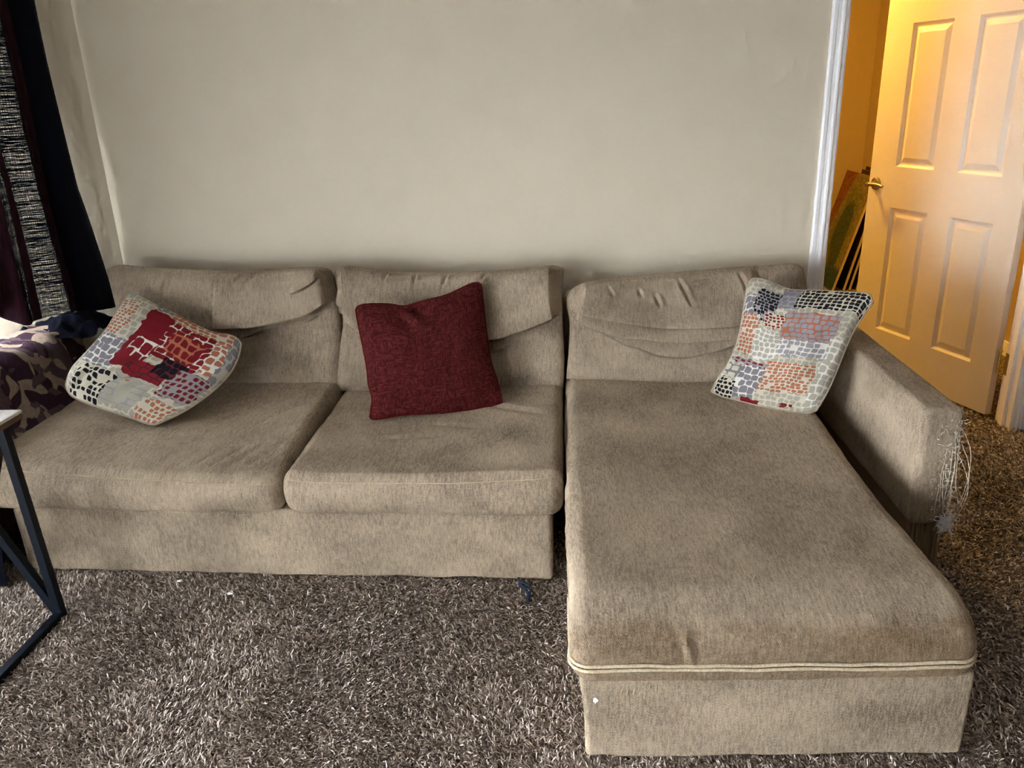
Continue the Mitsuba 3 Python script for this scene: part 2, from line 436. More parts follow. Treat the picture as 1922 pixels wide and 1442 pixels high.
scene['m_sill'] = {'type': 'twosided', 'b': {'type': 'diffuse', 'reflectance': rgb(0.8, 0.8, 0.8)}}

# ------------------------------------------------------------------ room shell
WY, HC = 3.45, 2.45              # back wall's face, ceiling height
LX, RX, RY = -2.35, 2.75, -2.7   # left, right, rear
DX0, DX1, DH = 1.115, 2.0, 2.12  # doorway
HX1, HY1 = 2.52, 7.1             # hallway's right and far walls
WT = 0.12


def struct(key, mesh, m, smooth=False, **kw):
    add(key, mesh, m, smooth, **kw)
    if '__' not in key:
        labels[key] = {'kind': 'structure'}


struct('floor', box((LX - 0.2, RY - 0.2, -0.05), (RX + 0.2, HY1 + 0.2, 0.0)), 'm_carpet_base')
struct('ceiling', box((LX - 0.2, RY - 0.2, HC), (RX + 0.2, HY1 + 0.2, HC + 0.1)), 'm_ceiling')
struct('wall_back', join(box((-1.97, WY, 0), (DX0 - 0.012, WY + WT, HC)), box((DX0 - 0.012, WY, DH + 0.012), (DX1 + 0.012, WY + WT, HC)), box((DX1 + 0.012, WY, 0), (RX + 0.2, WY + WT, HC))), 'm_wall')
# the angled piece of wall between the back wall and the window wall
ang = trimesh.creation.extrude_polygon(Polygon([(-1.97, WY), (-1.97, WY + WT), (LX - 0.15, WY + WT), (LX - 0.15, 3.05), (LX, 3.05)]), HC)
struct('wall_corner', (np.array(ang.vertices), np.array(ang.faces)), 'm_wall')


def wall_with_holes(x0, x1, y0, y1, holes):
    """A wall across x0..x1 that runs along y, with window openings (y0, y1, z0, z1)."""
    ms, y = [], y0
    for a, b, z0, z1 in holes:
        ms += [box((x0, y, 0), (x1, a, HC)), box((x0, a, 0), (x1, b, z0)), box((x0, a, z1), (x1, b, HC))]
        y = b
    return join(*ms, box((x0, y, 0), (x1, y1, HC)))


W1, W2 = (1.30, 2.97, 0.52, 2.10), (-1.20, 0.95, 0.04, 1.78)
struct('wall_left', wall_with_holes(LX - 0.15, LX, RY - 0.2, 3.05, [W2, W1]), 'm_wall')
struct('wall_right', box((RX, RY - 0.2, 0), (RX + 0.15, WY, HC)), 'm_far_wall')
W3 = (-2.20, -1.50, 0.20, 1.55)
struct('wall_rear', join(box((LX, RY - 0.15, 0), (W3[0], RY, HC)), box((W3[0], RY - 0.15, 0), (W3[1], RY, W3[2])), box((W3[0], RY - 0.15, W3[3]), (W3[1], RY, HC)), box((W3[1], RY - 0.15, 0), (RX, RY, HC))), 'm_far_wall')
fr = [box((W3[0], RY - 0.12, W3[2]), (W3[1], RY - 0.07, W3[2] + 0.05)), box((W3[0], RY - 0.12, W3[3] - 0.05), (W3[1], RY - 0.07, W3[3])), box((W3[0], RY - 0.12, W3[2] + 0.05), (W3[0] + 0.05, RY - 0.07, W3[3] - 0.05)), box((W3[1] - 0.05, RY - 0.12, W3[2] + 0.05), (W3[1], RY - 0.07, W3[3] - 0.05))]
struct('window_3', join(*fr), 'm_white')
scene['window_3__pane'] = mikit.ply((np.array([[W3[0] + 0.04, RY - 0.095, W3[2] + 0.04], [W3[1] - 0.04, RY - 0.095, W3[2] + 0.04], [W3[1] - 0.04, RY - 0.095, W3[3] - 0.04], [W3[0] + 0.04, RY - 0.095, W3[3] - 0.04]]), np.array([[0, 1, 2], [0, 2, 3]])), 'm_glass')
struct('wall_hall_right', box((HX1, WY + WT, 0), (HX1 + 0.12, HY1, HC)), 'm_hall_wall')
struct('wall_hall_far', box((0.2, HY1, 0), (HX1 + 0.12, HY1 + 0.12, HC)), 'm_hall_wall')
struct('wall_hall_left', box((0.2, WY + WT, 0), (0.32, HY1, HC)), 'm_hall_wall')

for k, (a, b, z0, z1) in enumerate((W1, W2), 1):
    w = f'window_{k}'
    fr = []
    for lo, hi in (((a, z0), (b, z0 + 0.05)), ((a, z1 - 0.05), (b, z1)), ((a, z0 + 0.05), (a + 0.05, z1 - 0.05)), ((b - 0.05, z0 + 0.05), (b, z1 - 0.05)), (((a + b) / 2 - 0.025, z0 + 0.05), ((a + b) / 2 + 0.025, z1 - 0.05))):
        fr.append(box((LX - 0.12, lo[0], lo[1]), (LX - 0.07, hi[0], hi[1])))
    struct(w, join(*fr), 'm_white')
    scene[w + '__pane'] = mikit.ply((np.array([[LX - 0.095, a + 0.04, z0 + 0.04], [LX - 0.095, b - 0.04, z0 + 0.04], [LX - 0.095, b - 0.04, z1 - 0.04], [LX - 0.095, a + 0.04, z1 - 0.04]]), np.array([[0, 1, 2], [0, 2, 3]])), 'm_glass')
    add(w + '__sill', box((LX - 0.07, a - 0.0, z0 - 0.02), (LX + 0.02, b, z0 + 0.004), 0.003), 'm_sill', 40)

struct('porch_roof', box((LX - 2.9, RY - 2.4, 2.30), (LX - 0.16, 1.6, 2.42)), 'm_white')

# door casing, jamb, baseboards
CAS = [(0, 0), (0.070, 0), (0.070, 0.012), (0.064, 0.017), (0.052, 0.017), (0.048, 0.012), (0.036, 0.013), (0.030, 0.019), (0.024, 0.019), (0.019, 0.012), (0.008, 0.010), (0.003, 0.007), (0, 0.004)]


def casing(x_inner, sgn, z1):
    """A moulded strip along z: the profile's thin side lies at the opening."""
    m = trimesh.creation.extrude_polygon(Polygon([(x_inner + sgn * a, WY - b) for a, b in CAS]), z1)
    m.fix_normals()
    return np.array(m.vertices), np.array(m.faces)


struct('trim_1', casing(DX0, -1, DH + 0.07), 'm_white', 35)
struct('trim_2', casing(DX1, 1, DH + 0.07), 'm_white', 35)
struct('trim_3', box((DX0, WY - 0.016, DH), (DX1, WY, DH + 0.07), 0.004), 'm_white', 35)
struct('trim_4', join(box((DX0 - 0.012, WY, 0), (DX0, WY + WT, DH)), box((DX0 - 0.012, WY, DH), (DX1 + 0.012, WY + WT, DH + 0.012)), box((DX0, WY + 0.05, 0), (DX0 + 0.012, WY + 0.085, DH))), 'm_white')
struct('trim_5', join(box((DX1, WY, 0), (DX1 + 0.012, WY + WT, DH)), box((DX1 - 0.012, WY + 0.04, 0), (DX1, WY + 0.075, DH))), 'm_white')
struct('baseboard_back', join(box((-1.95, WY - 0.012, 0), (DX0 - 0.07, WY, 0.085), 0.003)), 'm_white', 35)
struct('baseboard_right', join(box((DX1 + 0.071, WY - 0.012, 0), (RX, WY, 0.085), 0.003)), 'm_white', 35)
struct('baseboard_hall', join(box((HX1 - 0.012, WY + WT, 0), (HX1, HY1, 0.085), 0.003)), 'm_white', 35)

# ------------------------------------------------------------------ the open six-panel door
DW, DTH, DZ1 = 0.955, 0.036, 2.10
HINGE = np.array([1.966, 3.60, 0.0])              # corner of the visible face at the hinge side
du = np.array([-0.339, 0.941, 0.0]); du /= np.linalg.norm(du)
dn = np.array([-du[1], du[0], 0.0])               # out of the visible face


def door_local(m):
    v, f = m
    v = np.asarray(v)
    return HINGE + v[:, :1] * du + v[:, 1:2] * dn + v[:, 2:] * np.array([0, 0, 1.0]), np.asarray(f)


PANELS = [(0.128, 0.375, 0.232, 0.882), (0.520, 0.775, 0.232, 0.882), (0.128, 0.375, 1.088, 1.760), (0.520, 0.775, 1.088, 1.760), (0.128, 0.375, 1.87, 2.02), (0.520, 0.775, 1.87, 2.02)]


def panel_frame_faces(rings):
    V = np.vstack(rings); F = []
    for k in range(len(rings) - 1):
        for i in range(4):
            a, b = 4 * k + i, 4 * k + (i + 1) % 4
            F += [[a, b, b + 4], [a, b + 4, a + 4]]
    k = 4 * (len(rings) - 1)
    return V, F + [[k, k + 1, k + 2], [k, k + 2, k + 3]]


def ring(u0, u1, z0, z1, ins, y):
    return np.array([[u0 + ins, y, z0 + ins], [u1 - ins, y, z0 + ins], [u1 - ins, y, z1 - ins], [u0 + ins, y, z1 - ins]])


def door_slab():
    import manifold3d as m3
    def mbox(lo, hi):
        return m3.Manifold.cube([hi[i] - lo[i] for i in range(3)]).translate(list(lo))
    s = mbox((0, -DTH, 0.012), (DW, 0, DZ1))
    for u0, u1, z0, z1 in PANELS:
        s = s - mbox((u0, -0.013, z0), (u1, 0.01, z1))
        s = s - mbox((u0, -DTH - 0.01, z0), (u1, -DTH + 0.010, z1))
    mm = s.to_mesh()
    return mm.vert_properties[:, :3], mm.tri_verts


struct('door_1', door_local(door_slab()), 'm_door')
for i, (u0, u1, z0, z1) in enumerate(PANELS):
    key = 'door_1__panel' + (f'_{i:03d}' if i else '')
    m = []
    for side in (0, 1):
        yy = (lambda y: y) if side == 0 else (lambda y: -DTH - y)
        R = [ring(u0, u1, z0, z1, 0.0, yy(0.0)), ring(u0, u1, z0, z1, 0.012, yy(-0.012)), ring(u0, u1, z0, z1, 0.020, yy(-0.0125)), ring(u0, u1, z0, z1, 0.046, yy(-0.003)), ring(u0, u1, z0, z1, 0.049, yy(-0.003))]
        v, f = panel_frame_faces(R)
        f = np.array(f)
        m.append((v, f if side == 1 else f[:, ::-1]))
    add(key, door_local(join(*m)), 'm_door')


def lathe(profile, origin, axis, sec=24):
    axis = np.array(axis, float); axis /= np.linalg.norm(axis)
    a = np.cross(axis, [0.2, 0.3, 0.9]); a /= np.linalg.norm(a); b = np.cross(axis, a)
    th = np.arange(sec) * 2 * math.pi / sec
    V = np.vstack([np.array(origin) + h * axis + r * (np.cos(th)[:, None] * a + np.sin(th)[:, None] * b) for r, h in profile])
    F = []
    for k in range(len(profile) - 1):
        for i in range(sec):
            p, q = k * sec + i, k * sec + (i + 1) % sec
            F += [[p, q, q + sec], [p, q + sec, p + sec]]
    return V, np.array(F)


hu, hz = 0.90, 0.992
hp = HINGE + hu * du + np.array([0, 0, hz])
handle = []
for s, y0 in ((1, 0.0), (-1, -DTH)):
    o = hp + dn * y0
    handle.append((lathe([(0.0001, 0.014), (0.024, 0.013), (0.032, 0.008), (0.034, 0.0)], o, dn * s), lathe([(0.011, 0.0), (0.011, 0.05), (0.013, 0.052), (0.013, 0.062), (0.0001, 0.064)], o, dn * s)))
add('door_1__handle_rose', handle[0][0], 'm_nickel', 35)
lev = [hp + dn * 0.054 - du * t for t in (-0.005, 0.02, 0.05, 0.085, 0.11)]
lev = [p + np.array([0, 0, z]) for p, z in zip(lev, (0, 0.001, 0.003, 0.001, -0.004))]
LEV = smoothline(lev, 2)
add('door_1__handle_lever', join(handle[0][1], tube(LEV, np.linspace(0.011, 0.008, len(LEV)), 10)), 'm_nickel', 40)
add('door_1__handle_rose_001', handle[1][0], 'm_nickel', 35)
for i, z in enumerate((0.225, 1.05, 1.85)):
    key = 'door_1__hinge' + (f'_{i:03d}' if i else '')
    pin = HINGE + np.array([0.0155, -0.012, z])
    knuckle = join(*[tube([pin + [0, 0, 0.02 * k + 0.0008], pin + [0, 0, 0.02 * k + 0.0192]], 0.006, 12) for k in range(5)], lathe([(0.006, 0.1), (0.008, 0.102), (0.008, 0.108), (0.0001, 0.112)], pin, [0, 0, 1], 12))
    leaf = box((DX1 - 0.003, WY + 0.078, z), (DX1, WY + WT, z + 0.1))
    add(key, join(knuckle, leaf), 'm_brass', 40)
scene.pop('door_1__handle_rose_001')

# ------------------------------------------------------------------ hallway: ceiling lamp, canvases, carved pole
lx, ly = 0.95, 5.0
add('ceiling_lamp__base', lathe([(0.0001, 0.0), (0.085, 0.0), (0.085, -0.025), (0.0001, -0.026)], (lx, ly, HC), (0, 0, 1), 32), 'm_nickel', 35)
dome = lathe([(0.0001, -0.11), (0.03, -0.105), (0.055, -0.09), (0.068, -0.065), (0.072, -0.026)], (lx, ly, HC), (0, 0, 1), 24)
scene['ceiling_lamp__shade'] = mikit.ply((dome[0], dome[1][:, ::1]), {'type': 'twosided', 'b': {'type': 'diffuse', 'reflectance': rgb(0.8, 0.75, 0.65)}}, 60)
scene['ceiling_lamp__shade']['emitter'] = {'type': 'area', 'radiance': rgb(3.35, 1.88, 0.31)}
lab('ceiling_lamp', 'warm dome lamp on the hallway ceiling beyond the doorway', 'lamp')


def canvas_front(seed, palette):
    def fn(p, n, uv):
        w = fbm(uv.x * 2.2, uv.y * 2.2, seed, 2)
        r = dr.sqrt(dr.square(uv.x - 0.62) + dr.square((uv.y - 0.42) * 0.72)) + (w - 0.5) * 0.22
        grain = fbm(uv.x * 26, uv.y * 60, seed + 1, 3)
        c = mix(palette[0], palette[1], smoothstep(0.16, 0.24, r))
        m = smoothstep(0.30, 0.34, r)
        c = c * (1 - m) + mi.Color3f(*palette[2]) * m
        m = smoothstep(0.40, 0.46, r)
        c = c * (1 - m) + mi.Color3f(*palette[3]) * m
        m = 1 - smoothstep(0.14, 0.22, uv.y + (w - 0.5) * 0.2)
        c = c * (1 - m) + mi.Color3f(*palette[4]) * m
        return c * (0.30 + 0.75 * grain)
    return {'type': 'twosided', 'b': {'type': 'principled', 'base_color': proc(fn), 'roughness': 0.5}}


scene['m_canvas_edge'] = {'type': 'twosided', 'b': {'type': 'diffuse', 'reflectance': rgb(*srgb(196, 176, 136))}}
scene['m_canvas_a'] = canvas_front(3.0, [srgb(52, 70, 30), srgb(112, 104, 40), srgb(126, 112, 56), srgb(128, 66, 32), srgb(24, 66, 66)])
scene['m_canvas_b'] = canvas_front(9.0, [srgb(40, 26, 22), srgb(66, 34, 26), srgb(44, 30, 30), srgb(60, 26, 20), srgb(30, 20, 18)])


def canvas(i, x0, y0, x1, h, length, m, label):
    """A stretched canvas leaning against the hallway's right wall: foot line at x0, upper edge at x1."""
    th = 0.018
    key = 'canvas_painting' + (f'_{i:03d}' if i else '')
    e1 = np.array([0, -1.0, 0])                       # along the wall, towards the room
    e2 = np.array([x1 - x0, 0, h]); L = np.linalg.norm(e2); e2 /= L
    n = np.cross(e1, e2); n = n if n[0] < 0 else -n
    o = np.array([x0, y0 + length, 0.004])
    q = np.array([o, o + e1 * length, o + e1 * length + e2 * L, o + e2 * L])
    V = np.vstack([q, q - n * th])
    side = np.array([[0, 4, 5], [0, 5, 1], [1, 5, 6], [1, 6, 2], [2, 6, 7], [2, 7, 3], [3, 7, 4], [3, 4, 0], [4, 6, 5], [4, 7, 6]])
    add(key + '__stretcher', (V, side), 'm_canvas_edge')
    k = 9
    s, t = np.meshgrid(np.linspace(0, 1, k), np.linspace(0, 1, k))
    G = (o + s[..., None] * e1 * length + t[..., None] * e2 * L + n * 0.0015).reshape(-1, 3)
    f = gridfaces(k, k)
    add(key + '__painted_front', (G, f), m, True, uv=np.stack([s.ravel(), t.ravel()], 1))
    lab(key, label, 'painting', None)


canvas(0, 2.045, 6.12, 2.28, 0.84, 0.62, 'm_canvas_a', 'front canvas of the stack, painted with a green leaf shape and brown and orange swirls')
canvas(1, 2.135, 6.14, 2.310, 0.74, 0.60, 'm_canvas_b', 'dark canvas right behind the green painted one in the hallway stack')
canvas(2, 2.185, 6.16, 2.355, 0.76, 0.60, 'm_canvas_b', 'dark canvas in the middle of the leaning hallway stack, edge on')
canvas(3, 2.235, 6.15, 2.400, 0.84, 0.60, 'm_canvas_b', 'dark canvas edge on, second from the hallway wall in the stack')
canvas(4, 2.285, 6.18, 2.440, 0.86, 0.60, 'm_canvas_b', 'last dark canvas of the stack, nearest to the hallway wall')
pole = [(0.0001, 0.0), (0.016, 0.0), (0.016, 0.9), (0.020, 0.93), (0.017, 0.96), (0.026, 1.0), (0.036, 1.05), (0.034, 1.10), (0.024, 1.13), (0.029, 1.16), (0.024, 1.20), (0.0001, 1.21)]
ov, of = lathe(pole, (2.075, 6.9, 0.0), (0.0, 0.03, 1.0), 16)
add('wooden_pole', (ov, of), 'm_dark_wood', 50)
lab('wooden_pole', 'dark carved wooden pole with a knobbed head, standing behind the door casing', 'pole')

# ------------------------------------------------------------------ outlines and folds of the cushions, in metres in each cushion's own plane
CUSHION_A_FRAME = ([0.0, 3.02, 0.4], [1.0, 0.0, 0.0], [0.0, 0.3987, 0.9171])
CUSHION_A_bottom = [[-1.851, 0.012], [-1.677, 0.015], [-1.224, 0.012], [-0.921, 0.006]]
CUSHION_A_right = [[-0.921, 0.006], [-0.917, 0.08], [-0.911, 0.19], [-0.916, 0.3], [-0.927, 0.377], [-0.941, 0.444], [-0.957, 0.487]]
CUSHION_A_top = [[-1.916, 0.503], [-1.884, 0.525], [-1.826, 0.526], [-1.686, 0.509], [-1.457, 0.493], [-1.23, 0.493], [-1.049, 0.5], [-0.982, 0.496], [-0.957, 0.487]]
CUSHION_A_left = [[-1.851, 0.012], [-1.834, 0.07], [-1.834, 0.204], [-1.862, 0.317], [-1.89, 0.419], [-1.916, 0.503]]
CUSHION_A_fold1 = [[-1.442, 0.247], [-1.34, 0.243], [-1.227, 0.261], [-1.092, 0.285], [-1.003, 0.308], [-0.936, 0.353]]
CUSHION_A_fold2 = [[-1.328, 0.203], [-1.272, 0.222], [-1.227, 0.241], [-1.159, 0.255], [-1.059, 0.269], [-0.981, 0.297]]
CUSHION_A_fold3 = [[-1.093, 0.37], [-1.026, 0.397], [-0.977, 0.434]]
CUSHION_A_fold4 = [[-1.36, 0.079], [-1.225, 0.089], [-1.135, 0.096]]
CUSHION_A_wr = [[-1.635, 0.47], [-1.656, 0.38]]
CUSHION_A_wr2 = [[-1.416, 0.483], [-1.437, 0.376]]
CUSHION_A_wr3 = [[-1.297, 0.463], [-1.324, 0.43]]
CUSHION_A_wr4 = [[-1.229, 0.484], [-1.278, 0.418]]
CUSHION_B_FRAME = ([0.0, 3.02, 0.4], [1.0, 0.0, 0.0], [0.0, 0.3987, 0.9171])
CUSHION_B_bottom = [[-0.923, -0.016], [-0.779, -0.024], [-0.451, -0.03], [-0.235, -0.028], [-0.006, -0.024]]
CUSHION_B_right = [[-0.006, -0.024], [0.002, 0.089], [-0.003, 0.219], [-0.006, 0.349], [0.002, 0.473]]
CUSHION_B_top = [[-0.944, 0.473], [-0.926, 0.497], [-0.881, 0.501], [-0.781, 0.485], [-0.648, 0.469], [-0.45, 0.463], [-0.232, 0.469], [-0.123, 0.475], [-0.036, 0.487], [0.002, 0.473]]
CUSHION_B_left = [[-0.923, -0.016], [-0.928, 0.058], [-0.913, 0.19], [-0.9, 0.277], [-0.921, 0.366], [-0.944, 0.473]]
CUSHION_B_fold1 = [[-0.919, 0.399], [-0.896, 0.322], [-0.858, 0.255], [-0.802, 0.205], [-0.56, 0.141], [-0.386, 0.16], [-0.303, 0.185], [-0.212, 0.205], [-0.125, 0.232], [-0.017, 0.279]]
CUSHION_B_fold2 = [[-0.303, 0.13], [-0.256, 0.147], [-0.212, 0.157]]
CUSHION_B_wr = [[-0.703, 0.468], [-0.719, 0.424]]
CUSHION_B_wr2 = [[-0.593, 0.466], [-0.597, 0.393]]
CUSHION_B_wr3 = [[-0.461, 0.456], [-0.483, 0.391]]
CUSHION_B_wr4 = [[-0.297, 0.459], [-0.33, 0.41]]
CUSHION_B_wr5 = [[-0.177, 0.472], [-0.145, 0.482]]
CUSHION_C_FRAME = ([0.0, 3.02, 0.4], [1.0, 0.0, 0.0], [0.0, 0.3987, 0.9171])
CUSHION_C_bottom = [[0.007, 0.021], [0.192, 0.008], [0.403, -0.006], [0.591, -0.006], [0.983, -0.004]]
CUSHION_C_right = [[0.983, -0.004], [0.988, 0.139], [0.972, 0.287], [0.962, 0.373], [0.952, 0.452]]
CUSHION_C_top = [[0.014, 0.357], [0.031, 0.385], [0.074, 0.41], [0.199, 0.431], [0.412, 0.444], [0.623, 0.457], [0.832, 0.467], [0.925, 0.47], [0.952, 0.452]]
CUSHION_C_left = [[0.007, 0.021], [0.02, 0.154], [0.025, 0.261], [0.009, 0.316], [0.014, 0.357]]
CUSHION_C_fold1 = [[0.017, 0.305], [0.068, 0.265], [0.121, 0.227], [0.195, 0.183], [0.258, 0.152], [0.321, 0.128]]
CUSHION_C_fold2 = [[0.058, 0.282], [0.132, 0.234], [0.237, 0.172], [0.363, 0.11], [0.468, 0.102], [0.573, 0.124], [0.699, 0.165], [0.762, 0.189]]
CUSHION_C_fold3 = [[0.037, 0.322], [0.111, 0.282], [0.217, 0.247], [0.344, 0.217], [0.512, 0.21], [0.701, 0.224]]
CUSHION_C_fold4 = [[0.047, 0.293], [0.153, 0.233], [0.28, 0.182], [0.427, 0.156], [0.574, 0.167], [0.72, 0.19]]
CUSHION_C_wr = [[0.294, 0.365], [0.304, 0.332]]
CUSHION_C_wr2 = [[0.357, 0.342], [0.377, 0.292]]
CUSHION_C_wr3 = [[0.453, 0.404], [0.499, 0.296]]
CUSHION_C_wr4 = [[0.685, 0.432], [0.714, 0.335]]
CUSHION_C_wr5 = [[0.177, 0.371], [0.197, 0.334]]
RED_FRAME = ([-0.47, 2.75, 0.41], [0.944, 0.33, 0.0], [-0.165, 0.472, 0.866])
RED_bottom = [[-0.254, -0.001], [-0.245, -0.01], [-0.206, -0.01], [-0.137, -0.005], [-0.049, -0.015], [0.112, -0.023], [0.217, -0.016], [0.243, -0.01]]
RED_right = [[0.243, -0.01], [0.241, 0.064], [0.224, 0.15], [0.228, 0.276], [0.235, 0.394], [0.239, 0.459]]
RED_top = [[-0.251, 0.408], [-0.239, 0.424], [-0.205, 0.427], [-0.116, 0.417], [-0.074, 0.4], [-0.004, 0.416], [0.101, 0.429], [0.191, 0.465], [0.224, 0.471], [0.239, 0.459]]
RED_left = [[-0.254, -0.001], [-0.245, 0.035], [-0.234, 0.068], [-0.243, 0.115], [-0.24, 0.165], [-0.24, 0.226], [-0.246, 0.309], [-0.251, 0.408]]
LEFTP_FRAME = ([-1.564, 2.79, 0.604], [0.9316, -0.2489, -0.265], [0.3567, 0.7665, 0.5341])
LEFTP_bottom = [[-0.215, -0.215], [-0.183, -0.242], [-0.122, -0.252], [-0.008, -0.246], [0.07, -0.24], [0.149, -0.238], [0.191, -0.233], [0.206, -0.215]]
LEFTP_right = [[0.206, -0.215], [0.237, -0.17], [0.269, -0.117], [0.302, -0.031], [0.316, 0.053], [0.307, 0.128], [0.277, 0.195]]
LEFTP_top = [[-0.276, 0.229], [-0.258, 0.245], [-0.124, 0.23], [0.016, 0.211], [0.149, 0.196], [0.208, 0.216], [0.245, 0.214], [0.277, 0.195]]
LEFTP_left = [[-0.215, -0.215], [-0.248, -0.151], [-0.239, -0.061], [-0.233, 0.01], [-0.25, 0.102], [-0.267, 0.176], [-0.276, 0.229]]
RIGHTP_FRAME = ([0.789, 2.798, 0.618], [0.8253, -0.5646, -0.0114], [0.2625, 0.3656, 0.893])
RIGHTP_bottom = [[-0.222, -0.215], [-0.183, -0.226], [-0.084, -0.227], [-0.004, -0.23], [0.054, -0.227], [0.137, -0.222], [0.164, -0.203]]
RIGHTP_right = [[0.164, -0.203], [0.18, -0.152], [0.194, -0.082], [0.203, -0.005], [0.215, 0.077], [0.235, 0.143], [0.257, 0.197]]
RIGHTP_top = [[-0.189, 0.213], [-0.171, 0.234], [-0.109, 0.227], [-0.044, 0.205], [0.004, 0.206], [0.077, 0.217], [0.15, 0.219], [0.216, 0.226], [0.244, 0.224], [0.257, 0.197]]
RIGHTP_left = [[-0.222, -0.215], [-0.213, -0.168], [-0.181, -0.09], [-0.171, -0.01], [-0.175, 0.071], [-0.183, 0.142], [-0.189, 0.213]]

# ------------------------------------------------------------------ sofa
SOFA_SLOPE, CH_SLOPE = -0.030, 0.037


def sofa_shear(v):
    v = v.copy(); v[:, 1] += SOFA_SLOPE * (v[:, 0] + 0.98); return v


def chaise_shear(v):
    v = v.copy(); v[:, 1] += CH_SLOPE * v[:, 0]; return v


def sofa_base():
    v, f = roundbox((-1.86, 2.252, 0.010), (-0.045, 3.36, 0.255), 0.016, 0.02)
    fr = np.clip((2.40 - v[:, 1]) / 0.1, 0, 1)
    v[:, 1] += fr * (nz(v * [1, 1, 1], 3.2, 3) * 0.014)
    bot = np.clip((0.05 - v[:, 2]) / 0.04, 0, 1)
    v[:, 2] += bot * fr * nz(v * [1, 0, 0], 9, 4) * 0.014
    v[:, 1] += fr * np.exp(-((v[:, 0] + 1.49) / 0.012) ** 2) * 0.004
    return sofa_shear(v), f


lab('sofa', 'two-seat taupe chenille sofa section with loose back cushions, left of the chaise', 'sofa')
add('sofa__base', sofa_base(), 'm_chenille', True)
add('sofa__back_frame', roundbox((-1.93, 3.27, 0.02), (-0.03, 3.42, 0.74), 0.03, 0.05), 'm_chenille', True)


def seat_cushion(x0, x1, top, seed, wr=()):
    y0, y1, z0 = 2.222, 3.16, 0.252
    v, f = roundbox((x0, y0, z0), (x1, y1, 0.40), 0.036, 0.010, 6)
    k = np.clip((v[:, 2] - z0) / (0.40 - z0), 0, 1)
    x, y = v[:, 0], v[:, 1]
    u = (x - x0) / (x1 - x0)
    front = np.clip((2.30 - y) / 0.08, 0, 1)
    zt = top(x, y)
    p2 = np.stack([x, y, 0 * x], 1)
    zt = zt + nz(p2, 5.5, seed) * 0.016 + nz(p2, 16, seed + 1) * 0.004
    for a, b, amp, w in wr:
        zt = zt + crease(np.stack([x, y], 1), a, b, amp, w)
    v[:, 2] += k * (zt - 0.40)
    # the front bulges a little and its upper edge rolls back
    v[:, 1] += front * (-0.018 * np.sin(np.clip(k, 0, 1) * math.pi) + 0.020 * np.clip(k - 0.62, 0, 1) / 0.38)
    v[:, 1] += front * nz(v * [1, 0.2, 0.25], 14, seed + 3) * 0.010
    # rounded corners in plan
    e = np.minimum(u, 1 - u) * (x1 - x0)
    v[:, 1] += front * 0.035 * np.exp(-(e / 0.035))
    v[:, 0] += 0.006 * np.sign(u - 0.5) * np.sin(k * math.pi) * (np.abs(u - 0.5) > 0.45)
    v[:, 2] += (1 - k) * front * nz(v * [1, 0, 0], 5, seed + 5) * 0.012
    return sofa_shear(v), f


def top_l(x, y):
    t = np.clip((x + 1.92) / 1.0, 0, 1)
    return 0.424 - 0.048 * t * np.clip((2.55 - y) / 0.3, 0, 1) - 0.016 * np.exp(-((x + 1.3) / 0.35) ** 2 - ((y - 2.6) / 0.3) ** 2)


def top_r(x, y):
    t = np.clip((x + 0.9) / 0.88, 0, 1)
    return 0.388 + 0.020 * t ** 2 + 0.004 * (1 - t) - 0.012 * np.exp(-((x + 0.5) / 0.3) ** 2 - ((y - 2.55) / 0.3) ** 2)


WR_L = [((-1.36 + 0.055 * k, 2.235), (-1.30 + 0.075 * k, 2.40 + 0.03 * k), 0.004, 0.012) for k in range(6)] + [((-1.15, 2.55), (-0.98, 2.85), 0.006, 0.02), ((-1.3, 2.62), (-1.12, 2.86), 0.005, 0.02), ((-1.5, 2.45), (-1.25, 2.55), 0.005, 0.025)]
WR_R = [((-0.72, 2.52), (-0.35, 2.58), 0.004, 0.02), ((-0.62, 2.70), (-0.25, 2.62), 0.004, 0.02), ((-0.30, 2.85), (-0.05, 2.70), 0.006, 0.022), ((-0.85, 2.7), (-0.70, 2.8), 0.004, 0.018)]
add('sofa__seat_cushion', seat_cushion(-1.955, -0.915, top_l, 21, WR_L), 'm_chenille', True)
add('sofa__seat_cushion_001', seat_cushion(-0.903, -0.012, top_r, 33, WR_R), 'm_chenille', True)


def seam_along(mesh, z_of_x, x0, x1, y_lim, r=0.0016):
    """A thin seam that lies on the front of a cushion mesh, at height z_of_x."""
    from scipy.spatial import cKDTree
    v = mesh[0]
    sel = v[v[:, 1] < y_lim]
    tree = cKDTree(sel[:, [0, 2]])
    pts = []
    for x in np.linspace(x0, x1, 120):
        z = z_of_x(x)
        d, i = tree.query([x, z], k=4)
        w = 1 / (d + 1e-4)
        pts.append([x, (sel[i, 1] * w).sum() / w.sum() - r * 0.3, z])
    return tube(smoothline(pts, 1), r, 5)


def ztop(f, dz):
    return lambda x: float(f(np.array([x]), np.array([2.24]))[0]) - dz


for k, (nm, fn, x0, x1) in enumerate((('sofa__seat_cushion', top_l, -1.93, -0.93), ('sofa__seat_cushion_001', top_r, -0.885, -0.03))):
    m = mikit.meshkit.WRITTEN[scene[nm]['filename']]
    add(nm + '__seam', seam_along((m[0], m[1]), ztop(fn, 0.020), x0, x1, 2.34), 'm_seam', True)


def edge_ramp(d, r):
    e = np.clip(d / r, 0, 1)
    return np.sqrt(np.clip(1 - (1 - e) ** 2, 0, 1))


def nonuni(n, k=9, c=0.06):
    """Parameters in 0..1 that are finer at both ends."""
    e = c * (1 - np.cos(np.linspace(0, math.pi / 2, k)))
    return np.concatenate([e, np.linspace(c, 1 - c, n)[1:-1], 1 - e[::-1]])


